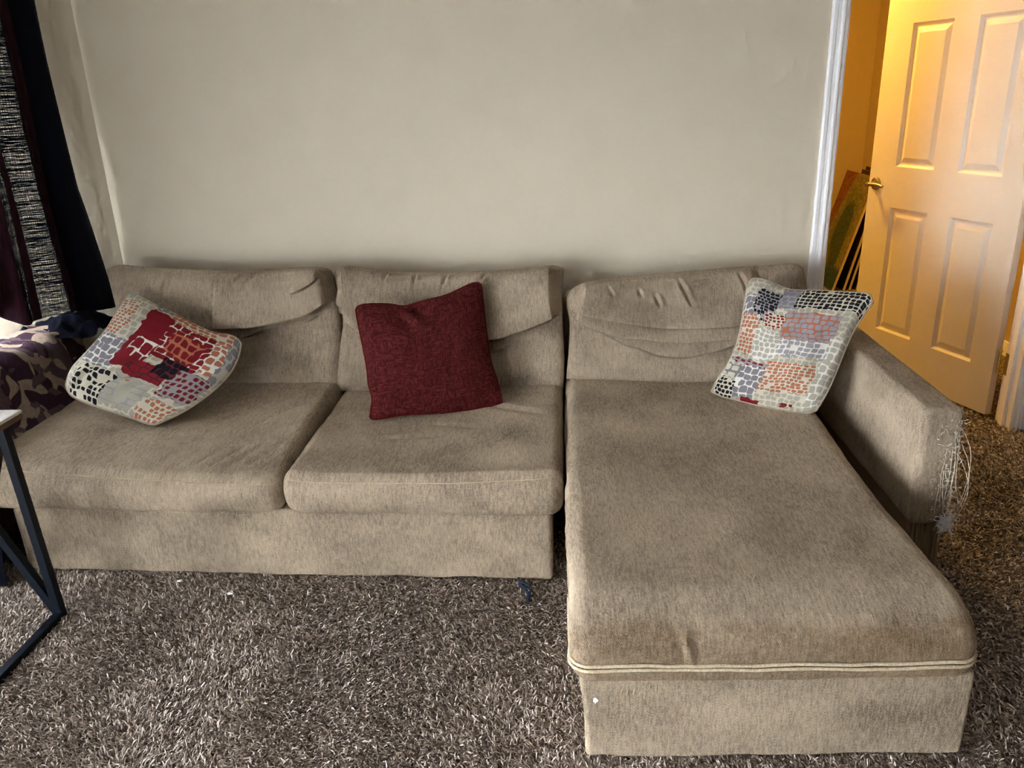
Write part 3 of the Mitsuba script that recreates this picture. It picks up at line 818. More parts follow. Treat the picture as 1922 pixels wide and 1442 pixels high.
def back_cushion(pre, folds, wrinkles, seed, bulge):
    g = globals()
    fr = g[pre + '_FRAME']
    s, t = nonuni(200), nonuni(210, 9, 0.09)
    P = coons(g[pre + '_bottom'], g[pre + '_right'], g[pre + '_top'], g[pre + '_left'], s, t)
    w = np.linalg.norm(P[:, -1] - P[:, 0], axis=1)[:, None]; h = np.linalg.norm(P[-1] - P[0], axis=1)[None]
    ds, dt_ = np.minimum(s, 1 - s)[None] * w, np.minimum(t, 1 - t)[:, None] * h
    ramp = edge_ramp(ds, 0.045) * edge_ramp(dt_, 0.05)
    front = 0.030 * ramp
    soft = np.clip(np.minimum(ds, dt_) / 0.03, 0, 1)
    P0, drop = P, 0
    for line, amp, above, below, taper in folds:
        df, dv = fold(P0, g[pre + '_' + line], amp, above, below, taper)
        front = front + df * soft; drop = drop + dv * soft[..., None]
    for nm, amp, wd in wrinkles:
        a, b = g[pre + '_' + nm]
        front = front + crease(P, a, b, 1.9 * amp, wd) * soft
    P3 = np.concatenate([P, 0 * P[..., :1]], -1)
    front = front + bulge(P) * soft + (nz(P3, 7, seed) * 0.014 + nz(P3 * [1, 2.2, 1], 18, seed + 1) * 0.006) * soft
    back = 0.10 * edge_ramp(ds, 0.05) * edge_ramp(dt_, 0.07)
    P = P - drop
    V, F, idx, base, n = two_sided_cushion(P, front, back, fr)
    return V, F


def bulge_a(P):
    return 0.022 * np.clip((P[..., 1] - 0.25) / 0.2, 0, 1) * np.clip((0.52 - P[..., 1]) / 0.1, 0, 1)


add('sofa__back_cushion', back_cushion('CUSHION_A', [('fold1', 0.080, 0.22, 0.007, 0.08), ('fold2', 0.036, 0.03, 0.006, 0.15), ('fold3', 0.034, 0.05, 0.006, 0.2), ('fold4', 0.007, 0.02, 0.008, 0.3)],
    [('wr', 0.006, 0.010), ('wr2', 0.010, 0.009), ('wr3', 0.008, 0.009), ('wr4', 0.008, 0.012)], 51, bulge_a), 'm_chenille', True)
add('sofa__back_cushion_001', back_cushion('CUSHION_B', [('fold1', 0.070, 0.22, 0.006, 0.05), ('fold2', 0.030, 0.02, 0.006, 0.3)],
    [('wr', 0.007, 0.010), ('wr2', 0.009, 0.009), ('wr3', 0.009, 0.010), ('wr4', 0.008, 0.010), ('wr5', 0.010, 0.009)], 61, bulge_a), 'm_chenille', True)
for i, (x0, x1) in enumerate(((-2.24, -2.045),)):
    av, af = roundbox((x0, 2.24, 0.008), (x1, 3.12, 0.618), 0.03, 0.03)
    add('sofa__arm', (av, af), 'm_chenille', True)

# ------------------------------------------------------------------ chaise
lab('chaise', 'long taupe chenille chaise section with one shredded arm, right of the sofa', 'sofa')


def chaise_base():
    v, f = roundbox((0.040, 1.487, 0.008), (0.918, 3.38, 0.245), 0.014, 0.014)
    fr = np.clip((1.62 - v[:, 1]) / 0.1, 0, 1)
    v[:, 1] += fr * nz(v, 4.0, 13) * 0.012
    lf = np.clip((0.16 - v[:, 0]) / 0.1, 0, 1)
    v[:, 0] += lf * (nz(v * [0, 1, 1], 4.0, 15) * 0.016 - 0.012 * np.clip((v[:, 2] - 0.1) / 0.14, 0, 1))
    bot = np.clip((0.05 - v[:, 2]) / 0.04, 0, 1)
    v[:, 2] += bot * fr * nz(v * [1, 0, 0], 12, 14) * 0.012
    # clawed pulls at the upper left corner of the front
    q = np.stack([v[:, 0], v[:, 2]], 1)
    for k in range(8):
        x = 0.115 + 0.0135 * k
        v[:, 1] += fr * crease(q, (x - 0.010, 0.165 + 0.004 * k), (x + 0.006, 0.225), 0.0045, 0.0035)
    return chaise_shear(v), f


def chaise_top(x, y):
    t = np.clip((y - 1.47) / 1.6, 0, 1)
    z = 0.405 + 0.006 * np.sin(t * 3) - 0.010 * np.exp(-((x - 0.45) / 0.3) ** 2 - ((y - 2.5) / 0.5) ** 2)
    p = np.stack([x, y, 0 * x], 1)
    return z + nz(p, 4.0, 71) * 0.014 + nz(p, 14, 72) * 0.003 + 0.012 * np.clip((0.40 - x) / 0.4, 0, 1) * np.clip((y - 2.6) / 0.4, 0, 1)


def chaise_deform(v):
    v = v.copy()
    z0, x, y = 0.234, v[:, 0].copy(), v[:, 1].copy()
    k = np.clip((v[:, 2] - z0) / (0.40 - z0), 0, 1)
    v[:, 2] += k * (chaise_top(x, y) - 0.40)
    front = np.clip((1.62 - y) / 0.14, 0, 1); front = front * front * (3 - 2 * front)
    v[:, 2] += front * k * (-0.022)
    v[:, 1] += front * (0.012 * nz(np.stack([x, 0 * x, k], 1), 6, 73) + 0.016 * np.clip((k - 0.45) / 0.55, 0, 1) ** 2)
    q = np.stack([x, k * 0.17], 1)
    v[:, 1] += front * (crease(q, (0.275, 0.08), (0.255, 0.16), 0.012, 0.010) + crease(q, (0.155, 0.09), (0.150, 0.15), 0.004, 0.008) + crease(q, (0.13, 0.08), (0.12, 0.15), 0.003, 0.008))
    # the left side puckers, the right side narrows towards the middle
    left = np.clip((0.15 - x) / 0.1, 0, 1)
    v[:, 0] += left * (nz(np.stack([0 * x, y, k], 1), 7, 74) * 0.020 - 0.006 * np.sin(np.clip((y - 1.47) / 1.6, 0, 1) * math.pi))
    right = np.clip((x - 0.75) / 0.1, 0, 1)
    v[:, 0] += right * (-0.020 * np.sin(np.clip((y - 1.55) / 1.2, 0, 1) * math.pi) + nz(np.stack([0 * x, y, k], 1), 5, 75) * 0.012)
    return chaise_shear(v)


add('chaise__base', chaise_base(), 'm_chenille', True)
cv, cf = roundbox((0.006, 1.458, 0.234), (0.905, 3.14, 0.405), 0.048, 0.011, 7)
CH_PLAIN = cv
add('chaise__seat_cushion', (chaise_deform(cv), cf), 'm_soiled', True)


def chaise_rim(z, grow):
    """The cushion's outline at height z, along the left corner, the front and the right side."""
    x0, x1, y0, r = 0.006, 0.905, 1.458, 0.048
    zin = np.clip(z, 0.234 + r, 0.405 - r); rr = math.sqrt(max(r * r - (z - zin) ** 2, 1e-9)) + grow
    p = [(x0 + r - rr, y, z) for y in np.linspace(1.72, y0 + r, 12)]
    p += [(x0 + r - rr * math.cos(a), y0 + r - rr * math.sin(a), z) for a in np.linspace(0, math.pi / 2, 9)[1:]]
    p += [(x, y0 + r - rr, z) for x in np.linspace(x0 + r, x1 - r, 90)[1:]]
    p += [(x1 - r + rr * math.sin(a), y0 + r - rr * math.cos(a), z) for a in np.linspace(0, math.pi / 2, 9)[1:]]
    p += [(x1 - r + rr, y, z) for y in np.linspace(y0 + r, 2.3, 60)[1:]]
    p = np.array(p)
    p[:, 2] += nz(np.stack([p[:, 0], p[:, 1], 0 * p[:, 0]], 1), 6, 76) * 0.010
    return chaise_deform(p)


add('chaise__seat_cushion__welt', tube(chaise_rim(0.306, 0.003), 0.0042, 8), 'm_welt', True)
add('chaise__seat_cushion__welt_001', tube(chaise_rim(0.294, 0.003), 0.0042, 8), 'm_welt', True)


def bulge_c(P):
    top = np.clip((P[..., 1] - 0.17) / 0.12, 0, 1) * np.clip((0.5 - P[..., 1]) / 0.12, 0, 1)
    return 0.018 * top


add('chaise__back_cushion', back_cushion('CUSHION_C', [('fold2', 0.080, 0.22, 0.006, 0.05), ('fold1', 0.036, 0.03, 0.006, 0.2), ('fold4', 0.028, 0.024, 0.006, 0.12), ('fold3', 0.024, 0.03, 0.008, 0.12)],
    [('wr', 0.007, 0.009), ('wr2', 0.009, 0.009), ('wr3', 0.011, 0.010), ('wr4', 0.008, 0.010), ('wr5', 0.005, 0.009)], 81, bulge_c), 'm_chenille', True)
add('chaise__back_frame', roundbox((0.0, 3.27, 0.02), (0.99, 3.42, 0.70), 0.03, 0.05), 'm_chenille', True)


def chaise_arm():
    v, f = roundbox((1.018, 2.165, 0.245), (1.137, 3.40, 0.620), 0.022, 0.012, 5)
    fr = np.clip((2.30 - v[:, 1]) / 0.08, 0, 1)
    out = np.clip((v[:, 0] - 1.06) / 0.07, 0, 1)
    # the shredded outer front corner is ragged
    v[:, 1] += fr * out * (nz(v, 60, 91) * 0.022 + 0.010 * np.clip((0.56 - v[:, 2]) / 0.1, 0, 1))
    v += nz(v, 8, 92)[:, None] * 0.004
    return v, f


add('chaise__arm', chaise_arm(), 'm_chenille', True)
add('chaise__arm__arm_base', roundbox((1.035, 2.20, 0.006), (1.128, 3.38, 0.262), 0.012, 0.04), 'm_thread_dark', True)


def strand(p0, d0, length, n, droop, wob):
    p, d = np.array(p0, float), np.array(d0, float)
    pts = [p.copy()]
    for _ in range(n):
        d = d + rng.normal(0, wob, 3) + np.array([0, 0, -droop])
        d /= np.linalg.norm(d)
        p = p + d * length / n
        p[2] = max(p[2], 0.012)
        pts.append(p.copy())
    return pts


TH, TD = [], []
for k in range(420):
    z = 0.30 + 0.29 * rng.random() ** 0.8
    x = 1.138 - abs(rng.normal(0, 0.034)) if rng.random() < 0.75 else 1.137
    if x < 1.045:
        continue
    y = 2.168 + (abs(rng.normal(0, 0.03)) if x > 1.132 else 0)
    d = [rng.normal(0.15, 0.6), rng.normal(-0.6, 0.4), rng.normal(0.0, 0.7)]
    TH.append(tube(strand((x, y, z), d, 0.006 + 0.016 * rng.random() ** 2, 5, 0.03, 0.45), 0.0007 + 0.0006 * rng.random(), 3, False))
for k in range(9):          # long warp threads that hang from the corner
    z = 0.36 + 0.20 * rng.random()
    x = 1.085 + 0.055 * rng.random()
    L = 0.08 + 0.20 * rng.random()
    TH.append(tube(strand((x, 2.168, z), [rng.normal(0.05, 0.08), -0.10, -1], L, 9, 0.25, 0.07), 0.0008, 3, False))
for k in range(3):           # a few that loop away from the arm
    TH.append(tube(smoothline([(1.137, 2.165, 0.55 - 0.04 * k), (1.158, 2.150, 0.50 - 0.04 * k), (1.163 + 0.004 * k, 2.150, 0.42 - 0.03 * k), (1.150, 2.150, 0.33 - 0.02 * k), (1.135, 2.155, 0.30 - 0.02 * k)], 3), 0.0010, 3, False))
for k in range(46):          # torn strips over the arm's base
    x = 1.045 + 0.088 * rng.random()
    TD.append(tube(strand((x, 2.19, 0.27), [rng.normal(0, 0.05), -0.06, -1], 0.14 + 0.12 * rng.random(), 7, 0.2, 0.05), 0.0014, 3, False))
add('chaise__arm__frayed_threads', join(*TH), 'm_thread', True)
add('chaise__arm__torn_strips', join(*TD), 'm_thread_dark', True)
labels['chaise__arm__frayed_threads'] = {'kind': 'stuff', 'label': 'pale frayed threads sticking out of the clawed arm corner'}
labels['chaise__arm__torn_strips'] = {'kind': 'stuff', 'label': 'brown torn strips hanging below the arm pad'}
FL = []
for k in range(170):
    o = np.array([1.122, 2.156, 0.262]) + rng.normal(0, 1, 3) * [0.009, 0.005, 0.013]
    FL.append(tube(strand(o, rng.normal(0, 1, 3), 0.018 + 0.014 * rng.random(), 6, 0.03, 0.6), 0.0011, 3, False))
add('chaise__arm__stuffing', join(*FL), 'm_stuffing', True)
labels['chaise__arm__stuffing'] = {'kind': 'stuff', 'label': 'tuft of white stuffing poking out of the arm'}
tv = trimesh.creation.icosphere(3, 0.0075)
sv = tv.vertices * (1 + 1.6 * nz(tv.vertices, 150, 8)[:, None]) * [0.8, 0.16, 1.0] + [0.062, 1.4885, 0.182]
add('chaise__base__stuffing', (sv, tv.faces), 'm_stuffing', True)
PT = []
for k in range(11):          # threads pulled up by claws at the corner
    x = 0.088 + 0.0125 * k + rng.normal(0, 0.002); z1 = 0.226 - 0.003 * k * rng.random(); L = 0.018 + 0.022 * rng.random()
    y = 1.488 + CH_SLOPE * x
    PT.append(tube(smoothline([(x + 0.002, y + 0.001, z1), (x, y - 0.002, z1 - 0.4 * L), (x - 0.003, y + 0.001, z1 - L)], 2), 0.0014, 5))
add('chaise__base__pulled_threads', join(*PT), 'm_seam', True)
labels['chaise__base__pulled_threads'] = {'kind': 'stuff', 'label': 'row of clawed thread pulls below the front corner'}
labels['chaise__base__stuffing'] = {'label': 'white stuffing showing at the torn front corner'}
LT = []
zt = lambda x, y: float(chaise_top(np.array([x]), np.array([y]))[0])
for k in range(60):
    y = 1.50 + 1.1 * rng.random(); x = 0.885 - abs(rng.normal(0, 0.012)) - 0.020 * math.sin(min(max((y - 1.55) / 1.2, 0), 1) * math.pi)
    z = 0.385
    a = rng.random() * 6.28; L = 0.008 + 0.02 * rng.random()
    LT.append(tube(strand((x, y + CH_SLOPE * x, z + 0.004), [math.cos(a), math.sin(a), 0.5], L, 5, 0.12, 0.3), 0.0007, 3, False))
for x, y in ((0.21, 1.83), (0.43, 1.60), (0.60, 1.75), (0.74, 1.72), (0.55, 2.05), (0.35, 2.8), (0.5, 2.86), (0.3, 1.7)):
    a = rng.random() * 6.28
    LT.append(tube(strand((x, y + CH_SLOPE * x, zt(x, y) + 0.002), [math.cos(a), math.sin(a), 0.1], 0.03, 6, 0.0, 0.3), 0.0007, 3, False))
add('chaise__seat_cushion__loose_threads', join(*LT), 'm_thread', True)
labels['chaise__seat_cushion__loose_threads'] = {'kind': 'stuff', 'label': 'pale loose threads along the worn right edge'}


# ------------------------------------------------------------------ throw pillows
def pillow(key, pre, m, welt, thick, seed, extra=None, n=110, rim_r=0.0042):
    g = globals()
    s = t = nonuni(n, 8, 0.05)
    P = coons(g[pre + '_bottom'], g[pre + '_right'], g[pre + '_top'], g[pre + '_left'], s, t)
    S, U = np.meshgrid(s, t)
    prof = (np.clip(1 - np.abs(2 * S - 1) ** 2.4, 0, 1) * np.clip(1 - np.abs(2 * U - 1) ** 2.4, 0, 1)) ** 0.55
    soft = np.clip(np.minimum(np.minimum(S, 1 - S), np.minimum(U, 1 - U)) / 0.06, 0, 1)
    P3 = np.concatenate([P, 0 * P[..., :1]], -1)
    front = thick * prof + (nz(P3, 8, seed) * 0.022 + nz(P3, 22, seed + 1) * 0.006) * soft
    if extra:
        front = front + extra(S, U, P) * soft
    back = thick * 0.8 * prof
    V, F, idx, base, nn = two_sided_cushion(P, front, back, g[pre + '_FRAME'])
    uv = np.stack([S.ravel(), U.ravel()], 1)[idx]
    add(key + '__cover', (V, F), m, True, uv=uv)
    loop = np.vstack([base[0, :], base[1:, -1], base[-1, -2::-1], base[-2:0:-1, 0]])
    loop = np.vstack([loop, loop[:1]])
    add(key + '__piping', tube(loop, rim_r, 7, False), welt, True)


def ex_red(S, U, P):
    e = crease(P, (-0.10, 0.415), (-0.02, 0.31), -0.022, 0.030)
    e = e + crease(P, (-0.245, 0.075), (0.02, 0.035), 0.016, 0.022) + crease(P, (-0.17, 0.02), (-0.10, -0.01), -0.012, 0.016)
    return e - 0.030 * np.exp(-(((P[..., 0] + 0.055) / 0.07) ** 2 + ((P[..., 1] - 0.40) / 0.07) ** 2))


def ex_left(S, U, P):
    return crease(P, (-0.12, -0.20), (0.06, -0.08), 0.018, 0.022) + crease(P, (-0.16, -0.235), (-0.14, -0.12), 0.014, 0.016) + crease(P, (0.02, -0.2), (0.13, -0.09), 0.010, 0.02)


def ex_right(S, U, P):
    return crease(P, (-0.03, 0.20), (-0.06, 0.06), 0.010, 0.025) + crease(P, (0.12, -0.18), (0.17, 0.12), 0.010, 0.03)


pillow('throw_pillow', 'RED', 'm_red', 'm_red_welt', 0.068, 101, ex_red)
lab('throw_pillow', 'plain dark red woven throw pillow propped in the middle of the sofa', 'pillow')
pillow('throw_pillow_001', 'LEFTP', 'm_print_a', 'm_print_welt', 0.070, 111, ex_left)
lab('throw_pillow_001', 'brushstroke-print throw pillow with large dark red patch, leaning by the left arm', 'pillow')
pillow('throw_pillow_002', 'RIGHTP', 'm_print_b', 'm_print_welt', 0.068, 121, ex_right)
lab('throw_pillow_002', 'brushstroke-print throw pillow with black dots along its top, on the chaise by its arm', 'pillow')


# ------------------------------------------------------------------ blanket over the left arm
def blanket():
    prof = smoothline([(-1.925, 0.405), (-1.955, 0.43), (-2.000, 0.50), (-2.020, 0.58), (-2.038, 0.632), (-2.075, 0.647), (-2.15, 0.650), (-2.22, 0.646), (-2.258, 0.625), (-2.268, 0.55), (-2.270, 0.40), (-2.272, 0.22)], 3)
    q = resample(prof, np.linspace(0, 1, 120))
    ys = np.linspace(2.20, 3.11, 150)
    S, Y = np.meshgrid(np.linspace(0, 1, 120), ys)
    X, Z = np.tile(q[:, 0], (150, 1)), np.tile(q[:, 1], (150, 1))
    tq = np.gradient(q, axis=0); tq /= np.linalg.norm(tq, axis=1, keepdims=True)
    nx, nzz = tq[:, 1], -tq[:, 0]
    PP = np.stack([S * 0.9, Y, 0 * S], -1)
    puff = 0.012 + (nz(PP, 6, 131) * 0.05 + nz(PP, 16, 132) * 0.016) * np.clip(S / 0.08, 0, 1)
    puff += crease(np.stack([S, Y], -1), (0.05, 2.70), (0.55, 2.60), 0.022, 0.03) + crease(np.stack([S, Y], -1), (0.05, 2.86), (0.5, 2.93), 0.020, 0.03)
    puff = np.maximum(puff, -0.004)
    V = np.stack([X + nx * puff, Y, Z + nzz * puff], -1)
    # the end hangs down over the arm's front
    fy = np.clip((2.30 - Y) / 0.10, 0, 1)
    uv = np.stack([S * 0.85, Y], -1)
    return (V.reshape(-1, 3), gridfaces(150, 120)), uv.reshape(-1, 2)


bm, buv = blanket()
lab('blanket', 'camouflage fleece blanket in tan and plum draped over the left sofa arm', 'blanket')
add('blanket__drape', bm, 'm_camo', True, uv=buv)
s_, t_ = np.meshgrid(np.linspace(0, 1, 50), np.linspace(0, 1, 60))
hx = -1.86 - 0.42 * s_
hzv = 0.012 + 0.62 * t_
pp = np.stack([hx, 0 * hx, hzv], -1)
hy = 2.212 + nz(pp, 7, 133) * 0.045 - 0.03 * (1 - t_) + 0.02 * s_
hx = hx - 0.16 * np.clip(t_ - 0.35, 0, 1) * (1 - s_)
add('blanket__front_flap', (np.stack([hx, hy, hzv], -1).reshape(-1, 3), gridfaces(60, 50)), 'm_navy', True, uv=np.stack([hx.ravel(), hzv.ravel()], 1))

# ------------------------------------------------------------------ side table
TX, TY = -1.575, 2.04
lab('side_table', 'side table with a pale wood top and dark metal frame, in front of the sofa', 'table')
add('side_table__table_top', box((-2.16, 1.10, 0.684), (TX + 0.012, TY + 0.015, 0.694), 0.002), 'm_table_top', 35)
add('side_table__edge_band', box((-2.158, 1.102, 0.668), (TX + 0.010, TY + 0.013, 0.684)), 'm_table_edge')


def bar(a, b, w, h, up=(0, 0, 1)):
    """A square metal bar from a to b."""
    a, b = np.array(a, float), np.array(b, float)
    d = b - a; L = np.linalg.norm(d); d /= L
    s = np.cross(d, up); s /= np.linalg.norm(s); u = np.cross(s, d)
    v, f = roundbox((-w / 2, -h / 2, 0), (w / 2, h / 2, L), 0.0025, 9, 2)
    return a + v[:, :1] * s + v[:, 1:2] * u + v[:, 2:] * d, f


BW = 0.026
x_, y0_, y1_ = TX - 0.013, TY - 0.013, 1.13
add('side_table__leg', bar((x_ - 0.028, y0_, 0.668), (x_, y0_, 0.004), BW, BW, (0, 1, 0)), 'm_black_metal', 35)
add('side_table__leg_001', bar((x_ - 0.028, y1_, 0.668), (x_, y1_, 0.004), BW, BW, (0, 1, 0)), 'm_black_metal', 35)
add('side_table__leg_002', bar((-2.12, y0_, 0.668), (-2.15, y0_, 0.004), BW, BW, (0, 1, 0)), 'm_black_metal', 35)
add('side_table__leg_003', bar((-2.12, y1_, 0.668), (-2.15, y1_, 0.004), BW, BW, (0, 1, 0)), 'm_black_metal', 35)
add('side_table__floor_bar', bar((x_, y0_ + 0.01, 0.014), (x_, y1_ - 0.01, 0.014), BW, BW), 'm_black_metal', 35)
add('side_table__floor_bar_001', bar((-2.15, y0_ + 0.01, 0.014), (-2.15, y1_ - 0.01, 0.014), BW, BW), 'm_black_metal', 35)
for k, y in enumerate((y0_, y1_)):
    a = '' if not k else '_002'
    add('side_table__brace' + a, bar((x_ - 0.030, y, 0.655), (-1.87, y, 0.02), BW, BW, (0, 1, 0)), 'm_black_metal', 35)
    add('side_table__brace_' + ('001' if not k else '003'), bar((x_ - 0.004, y, 0.02), (-1.87, y, 0.655), BW, BW, (0, 1, 0)), 'm_black_metal', 35)


# ------------------------------------------------------------------ curtain and blind at the left window
CA, CB = np.array([-2.2, 2.6]), np.array([-2.0, 3.27])
cd = (CB - CA) / np.linalg.norm(CB - CA); cn = np.array([cd[1], -cd[0]])


def curtain_pt(a, z):
    """Point of the curtain's surface: a metres along its run, folds as waves across it."""
    flare = np.clip((1.2 - z) / 0.6, 0, 1)
    back = np.maximum(a - 0.725, 0)                  # the side hem turns back towards the wall
    a = np.minimum(a, 0.725)
    aa = a + 0.095 * flare * np.clip((a - 0.5) / 0.25, 0, 1)
    wv = 0.026 * np.sin(a * 2 * math.pi / 0.155 + 0.6) * (1 + 0.2 * np.sin(a * 9)) + 0.010 * np.sin(a * 63 + z * 1.3) + 0.008 * np.sin(z * 5 + a * 21)
    return np.stack([CA[0] + cd[0] * np.maximum(aa, 0) + cn[0] * wv - back, CA[1] + cd[1] * aa + cn[1] * wv, z + 0 * aa], -1)


def hem_z(a):
    return 0.715 + 0.9 * np.clip(0.31 - a, 0, 0.16) - 0.045 * np.clip((a - 0.5) / 0.2, 0, 1)


def curtain_panel(a0, a1, na, nzz=70):
    a, t = np.meshgrid(np.linspace(a0, a1, na), np.linspace(0, 1, nzz))
    z = hem_z(a) + t * (2.28 - hem_z(a))
    return curtain_pt(a, z).reshape(-1, 3), gridfaces(nzz, na)


lab('curtain', 'dark navy and plum striped window curtain with a sheer band, hanging at the left', 'curtain')
add('curtain__navy_panel', curtain_panel(0.575, 0.768, 40), 'm_navy', True)
add('curtain__plum_band', curtain_panel(0.525, 0.575, 12), 'm_plum', True)
add('curtain__plum_band_001', curtain_panel(0.375, 0.415, 10), 'm_plum', True)
add('curtain__plum_band_002', curtain_panel(-0.75, 0.335, 120), 'm_plum', True)


def sheer(a0, a1):
    ms = []
    for a in np.arange(a0, a1 + 1e-6, 0.0055):
        z = np.linspace(float(hem_z(np.array(a))), 2.28, 50)
        ms.append(tube(curtain_pt(np.full(50, a) + rng.normal(0, 0.001, 50), z), 0.0013, 3, False))
    z = 0.72
    while z < 2.27:
        n = 9
        aa = np.linspace(a0, a1, n)
        ms.append(tube(curtain_pt(aa, z + rng.normal(0, 0.001, n)), 0.0013 + 0.0012 * rng.random(), 3, False))
        z += 0.0030 + 0.0042 * rng.random() ** 3
    return join(*ms)


add('curtain__sheer_band', sheer(0.415, 0.525), 'm_sheer_yarn', True)
add('curtain__sheer_band_001', sheer(0.335, 0.375), 'm_sheer_yarn', True)
labels['curtain__sheer_band'] = {'kind': 'stuff', 'label': 'open-weave grey sheer band of the curtain'}
labels['curtain__sheer_band_001'] = {'kind': 'stuff', 'label': 'narrow open-weave grey sheer band of the curtain'}
# cloth gathered on the arm's top behind the curtain
s_, t_ = np.meshgrid(np.linspace(0, 1, 60), np.linspace(0, 1, 40))
gx, gy = -1.895 - 0.32 * t_, 2.95 + 0.29 * s_
pp = np.stack([gx, gy, 0 * gx], -1)
gz = 0.648 + 0.07 * s_ ** 0.5 * np.sin(np.clip(t_, 0, 1) * math.pi) * np.sin(s_ * math.pi) ** 0.7 + (nz(pp, 14, 141) * 0.09 + nz(pp, 40, 142) * 0.02) * np.sin(s_ * math.pi) ** 0.5
add('curtain__pooled_cloth', (np.stack([gx, gy, gz], -1).reshape(-1, 3), gridfaces(40, 60)), 'm_navy', True)

lab('window_blind', 'white horizontal slat blind in the left window behind the curtain', 'blind')
BX = LX + 0.055
sl = box((-0.024, 1.32, -0.0012), (0.024, 2.99, 0.0012), 0.0008)
th = math.radians(62)
sr = sl[0] @ np.array([[math.cos(th), 0, -math.sin(th)], [0, 1, 0], [math.sin(th), 0, math.cos(th)]])
slat = mikit.ply((sr, sl[1]), 'm_slat', 40)
z, k = 0.555, 0
while z < 2.06:
    scene['window_blind__slat' + (f'_{k:03d}' if k else '')] = {**slat, 'to_world': T().translate([BX, 0, z])}
    z += 0.042; k += 1
add('window_blind__head_rail', box((BX - 0.025, 1.32, 2.06), (BX + 0.025, 2.99, 2.098), 0.003), 'm_slat', 40)
for k, y in enumerate((1.6, 2.1, 2.6)):
    add('window_blind__cord' + (f'_{k:03d}' if k else ''), tube([(BX + 0.024, y, 0.53), (BX + 0.024, y, 2.06)], 0.0012, 5), 'm_slat', True)

# ------------------------------------------------------------------ small things on the carpet
rib = smoothline([(-0.158, 2.235, 0.016), (-0.152, 2.20, 0.018), (-0.140, 2.175, 0.020), (-0.128, 2.150, 0.024), (-0.122, 2.140, 0.020)], 3)
rib2 = smoothline([(-0.152, 2.205, 0.018), (-0.128, 2.180, 0.027), (-0.110, 2.155, 0.027), (-0.118, 2.140, 0.022)], 3)
rib3 = smoothline([(-0.121, 2.140, 0.022), (-0.120, 2.125, 0.018), (-0.123, 2.108, 0.013)], 3)
lab('strap', 'short looped navy blue strap sticking out from under the sofa onto the carpet', 'strap')
add('strap__loop', join(tube(rib, 0.0042, 6), tube(rib2, 0.0042, 6)), 'm_navy_plastic', True)
add('strap__tail', tube(rib3, 0.006, 6), 'm_navy_plastic', True)
for k, (x, y) in enumerate(((-1.284, 2.205), (-1.084, 2.135))):
    b = trimesh.creation.icosphere(2, 0.006)
    v = b.vertices * (1 + 0.9 * nz(b.vertices, 160, 151 + k)[:, None]) * [1.6, 0.9, 0.6] + [x, y, 0.018]
    key = 'lint_scrap' + (f'_{k:03d}' if k else '')
    add(key, (v, b.faces), 'm_stuffing', True)
    lab(key, ['white lint scrap on the carpet right against the sofa base', 'tiny white lint scrap on the open carpet in front of the sofa'][k], 'lint')


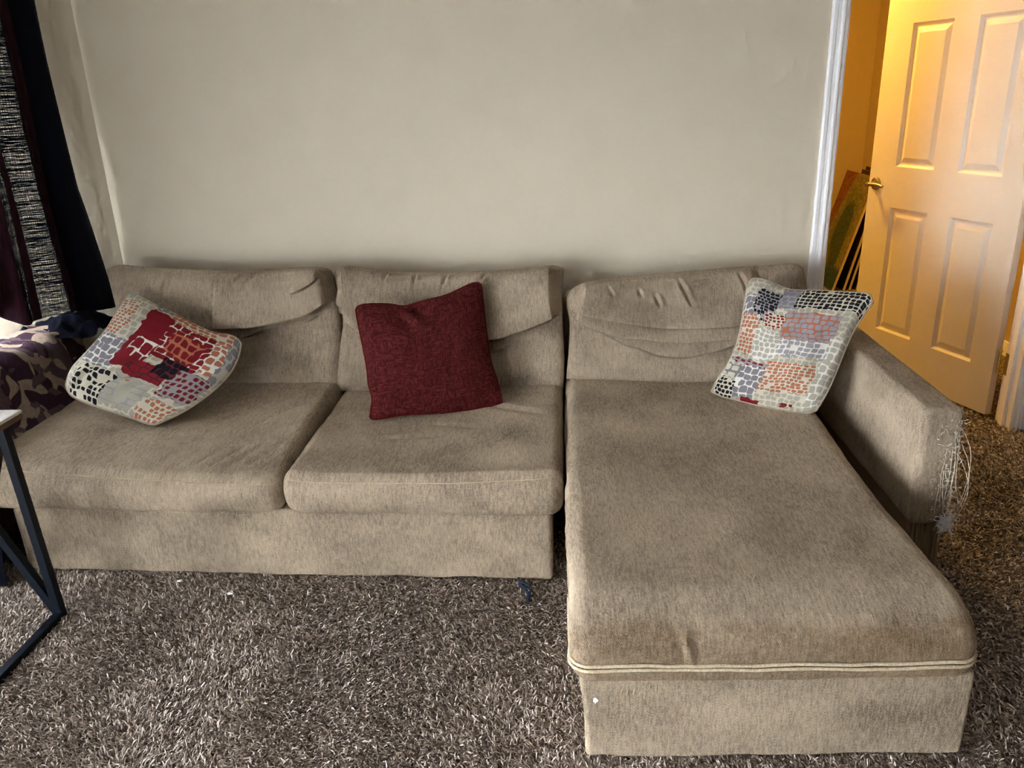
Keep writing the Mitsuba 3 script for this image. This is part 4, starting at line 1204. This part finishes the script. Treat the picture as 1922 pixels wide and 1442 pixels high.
# ------------------------------------------------------------------ carpet pile
def pile(n, x0, x1, y0, y1, keep, seed, wid=0.0030, length=0.019):
    g = np.random.default_rng(seed)
    x, y = g.uniform(x0, x1, n), g.uniform(y0, y1, n)
    ok = keep(x, y)
    x, y = x[ok], y[ok]; n = len(x)
    p3 = np.stack([x, y, 0 * x], 1)
    swirl = 2 * math.pi * meshkit.fbm(p3 * 3.0, 2, seed) + g.normal(0, 1.1, n)
    lean = g.uniform(0.35, 1.35, n)
    L = length * g.uniform(0.7, 1.25, n)
    d = np.stack([np.cos(swirl), np.sin(swirl)], 1)
    side = np.stack([-d[:, 1], d[:, 0]], 1)
    w = wid * g.uniform(0.7, 1.3, n)
    bend = g.normal(0, 0.45, n)
    V = np.zeros((n, 8, 3))
    ph, pos = np.full(n, 0.15), np.stack([x, y, np.full(n, -0.001)], 1)
    for r in range(4):
        ww = w * (0.8, 1.0, 0.95, 0.45)[r] / 2
        tilt = g.normal(0, 0.5, n)
        V[:, 2 * r] = pos; V[:, 2 * r + 1] = pos
        V[:, 2 * r, :2] -= side * ww[:, None]; V[:, 2 * r + 1, :2] += side * ww[:, None]
        V[:, 2 * r, 2] -= ww * tilt; V[:, 2 * r + 1, 2] += ww * tilt
        ph = ph + lean * 0.55
        dd = d + side * (bend * r * 0.5)[:, None]
        step = L / 3
        pos = pos + np.stack([dd[:, 0] * np.sin(ph) * step, dd[:, 1] * np.sin(ph) * step, np.cos(ph) * step], 1)
    V[..., 2] = np.maximum(V[..., 2], -0.001)
    k = np.arange(n)[:, None] * 8
    F = np.vstack([np.stack([k[:, 0] + 2 * r, k[:, 0] + 2 * r + 1, k[:, 0] + 2 * r + 3], 1) for r in range(3)] + [np.stack([k[:, 0] + 2 * r, k[:, 0] + 2 * r + 3, k[:, 0] + 2 * r + 2], 1) for r in range(3)])
    tone = g.choice(4, n, p=[0.30, 0.30, 0.25, 0.15])
    pal = np.array([srgb(188, 174, 160), srgb(140, 126, 115), srgb(92, 80, 72), srgb(222, 212, 200)])
    c = pal[tone] * g.uniform(0.8, 1.2, n)[:, None] * (0.88 + 0.24 * meshkit.fbm(p3 * 5, 2, seed + 1))[:, None]
    return V.reshape(-1, 3), F, np.repeat(c, 8, axis=0)


def outside(x, y):
    sofa_in = (x > -1.84) & (x < -0.055) & (y > 2.285 + SOFA_SLOPE * (x + 0.98))
    ch_in = (x > 0.055) & (x < 0.905) & (y > 1.51 + CH_SLOPE * x)
    arm_in = (x > 1.04) & (x < 1.125) & (y > 2.22)
    return ~(sofa_in | ch_in | arm_in) & ~((x > 0.9) & (x < 1.05) & (y > 2.3))


scene['floor__pile'] = None
pv = [pile(128000, -2.05, 0.10, 1.02, 2.32, outside, 201), pile(52000, 0.0, 1.0, 1.05, 1.60, outside, 202), pile(50000, 0.90, 2.25, 1.30, 2.60, outside, 203, 0.0036), pile(36000, 1.10, 2.40, 2.60, 3.44, outside, 204, 0.0040), pile(16000, 1.12, 1.99, 3.44, 4.3, outside, 205, 0.0045), pile(1500, -0.06, 0.06, 2.3, 2.9, outside, 206)]
V_, F_, C_, o_ = [], [], [], 0
for v, f, c in pv:
    V_.append(v); F_.append(f + o_); C_.append(c); o_ += len(v)
scene['floor__pile'] = mikit.ply((np.vstack(V_), np.vstack(F_)), 'm_pile', True, color=np.vstack(C_))
labels['floor__pile'] = {'kind': 'stuff', 'label': 'grey-brown shag carpet pile'}
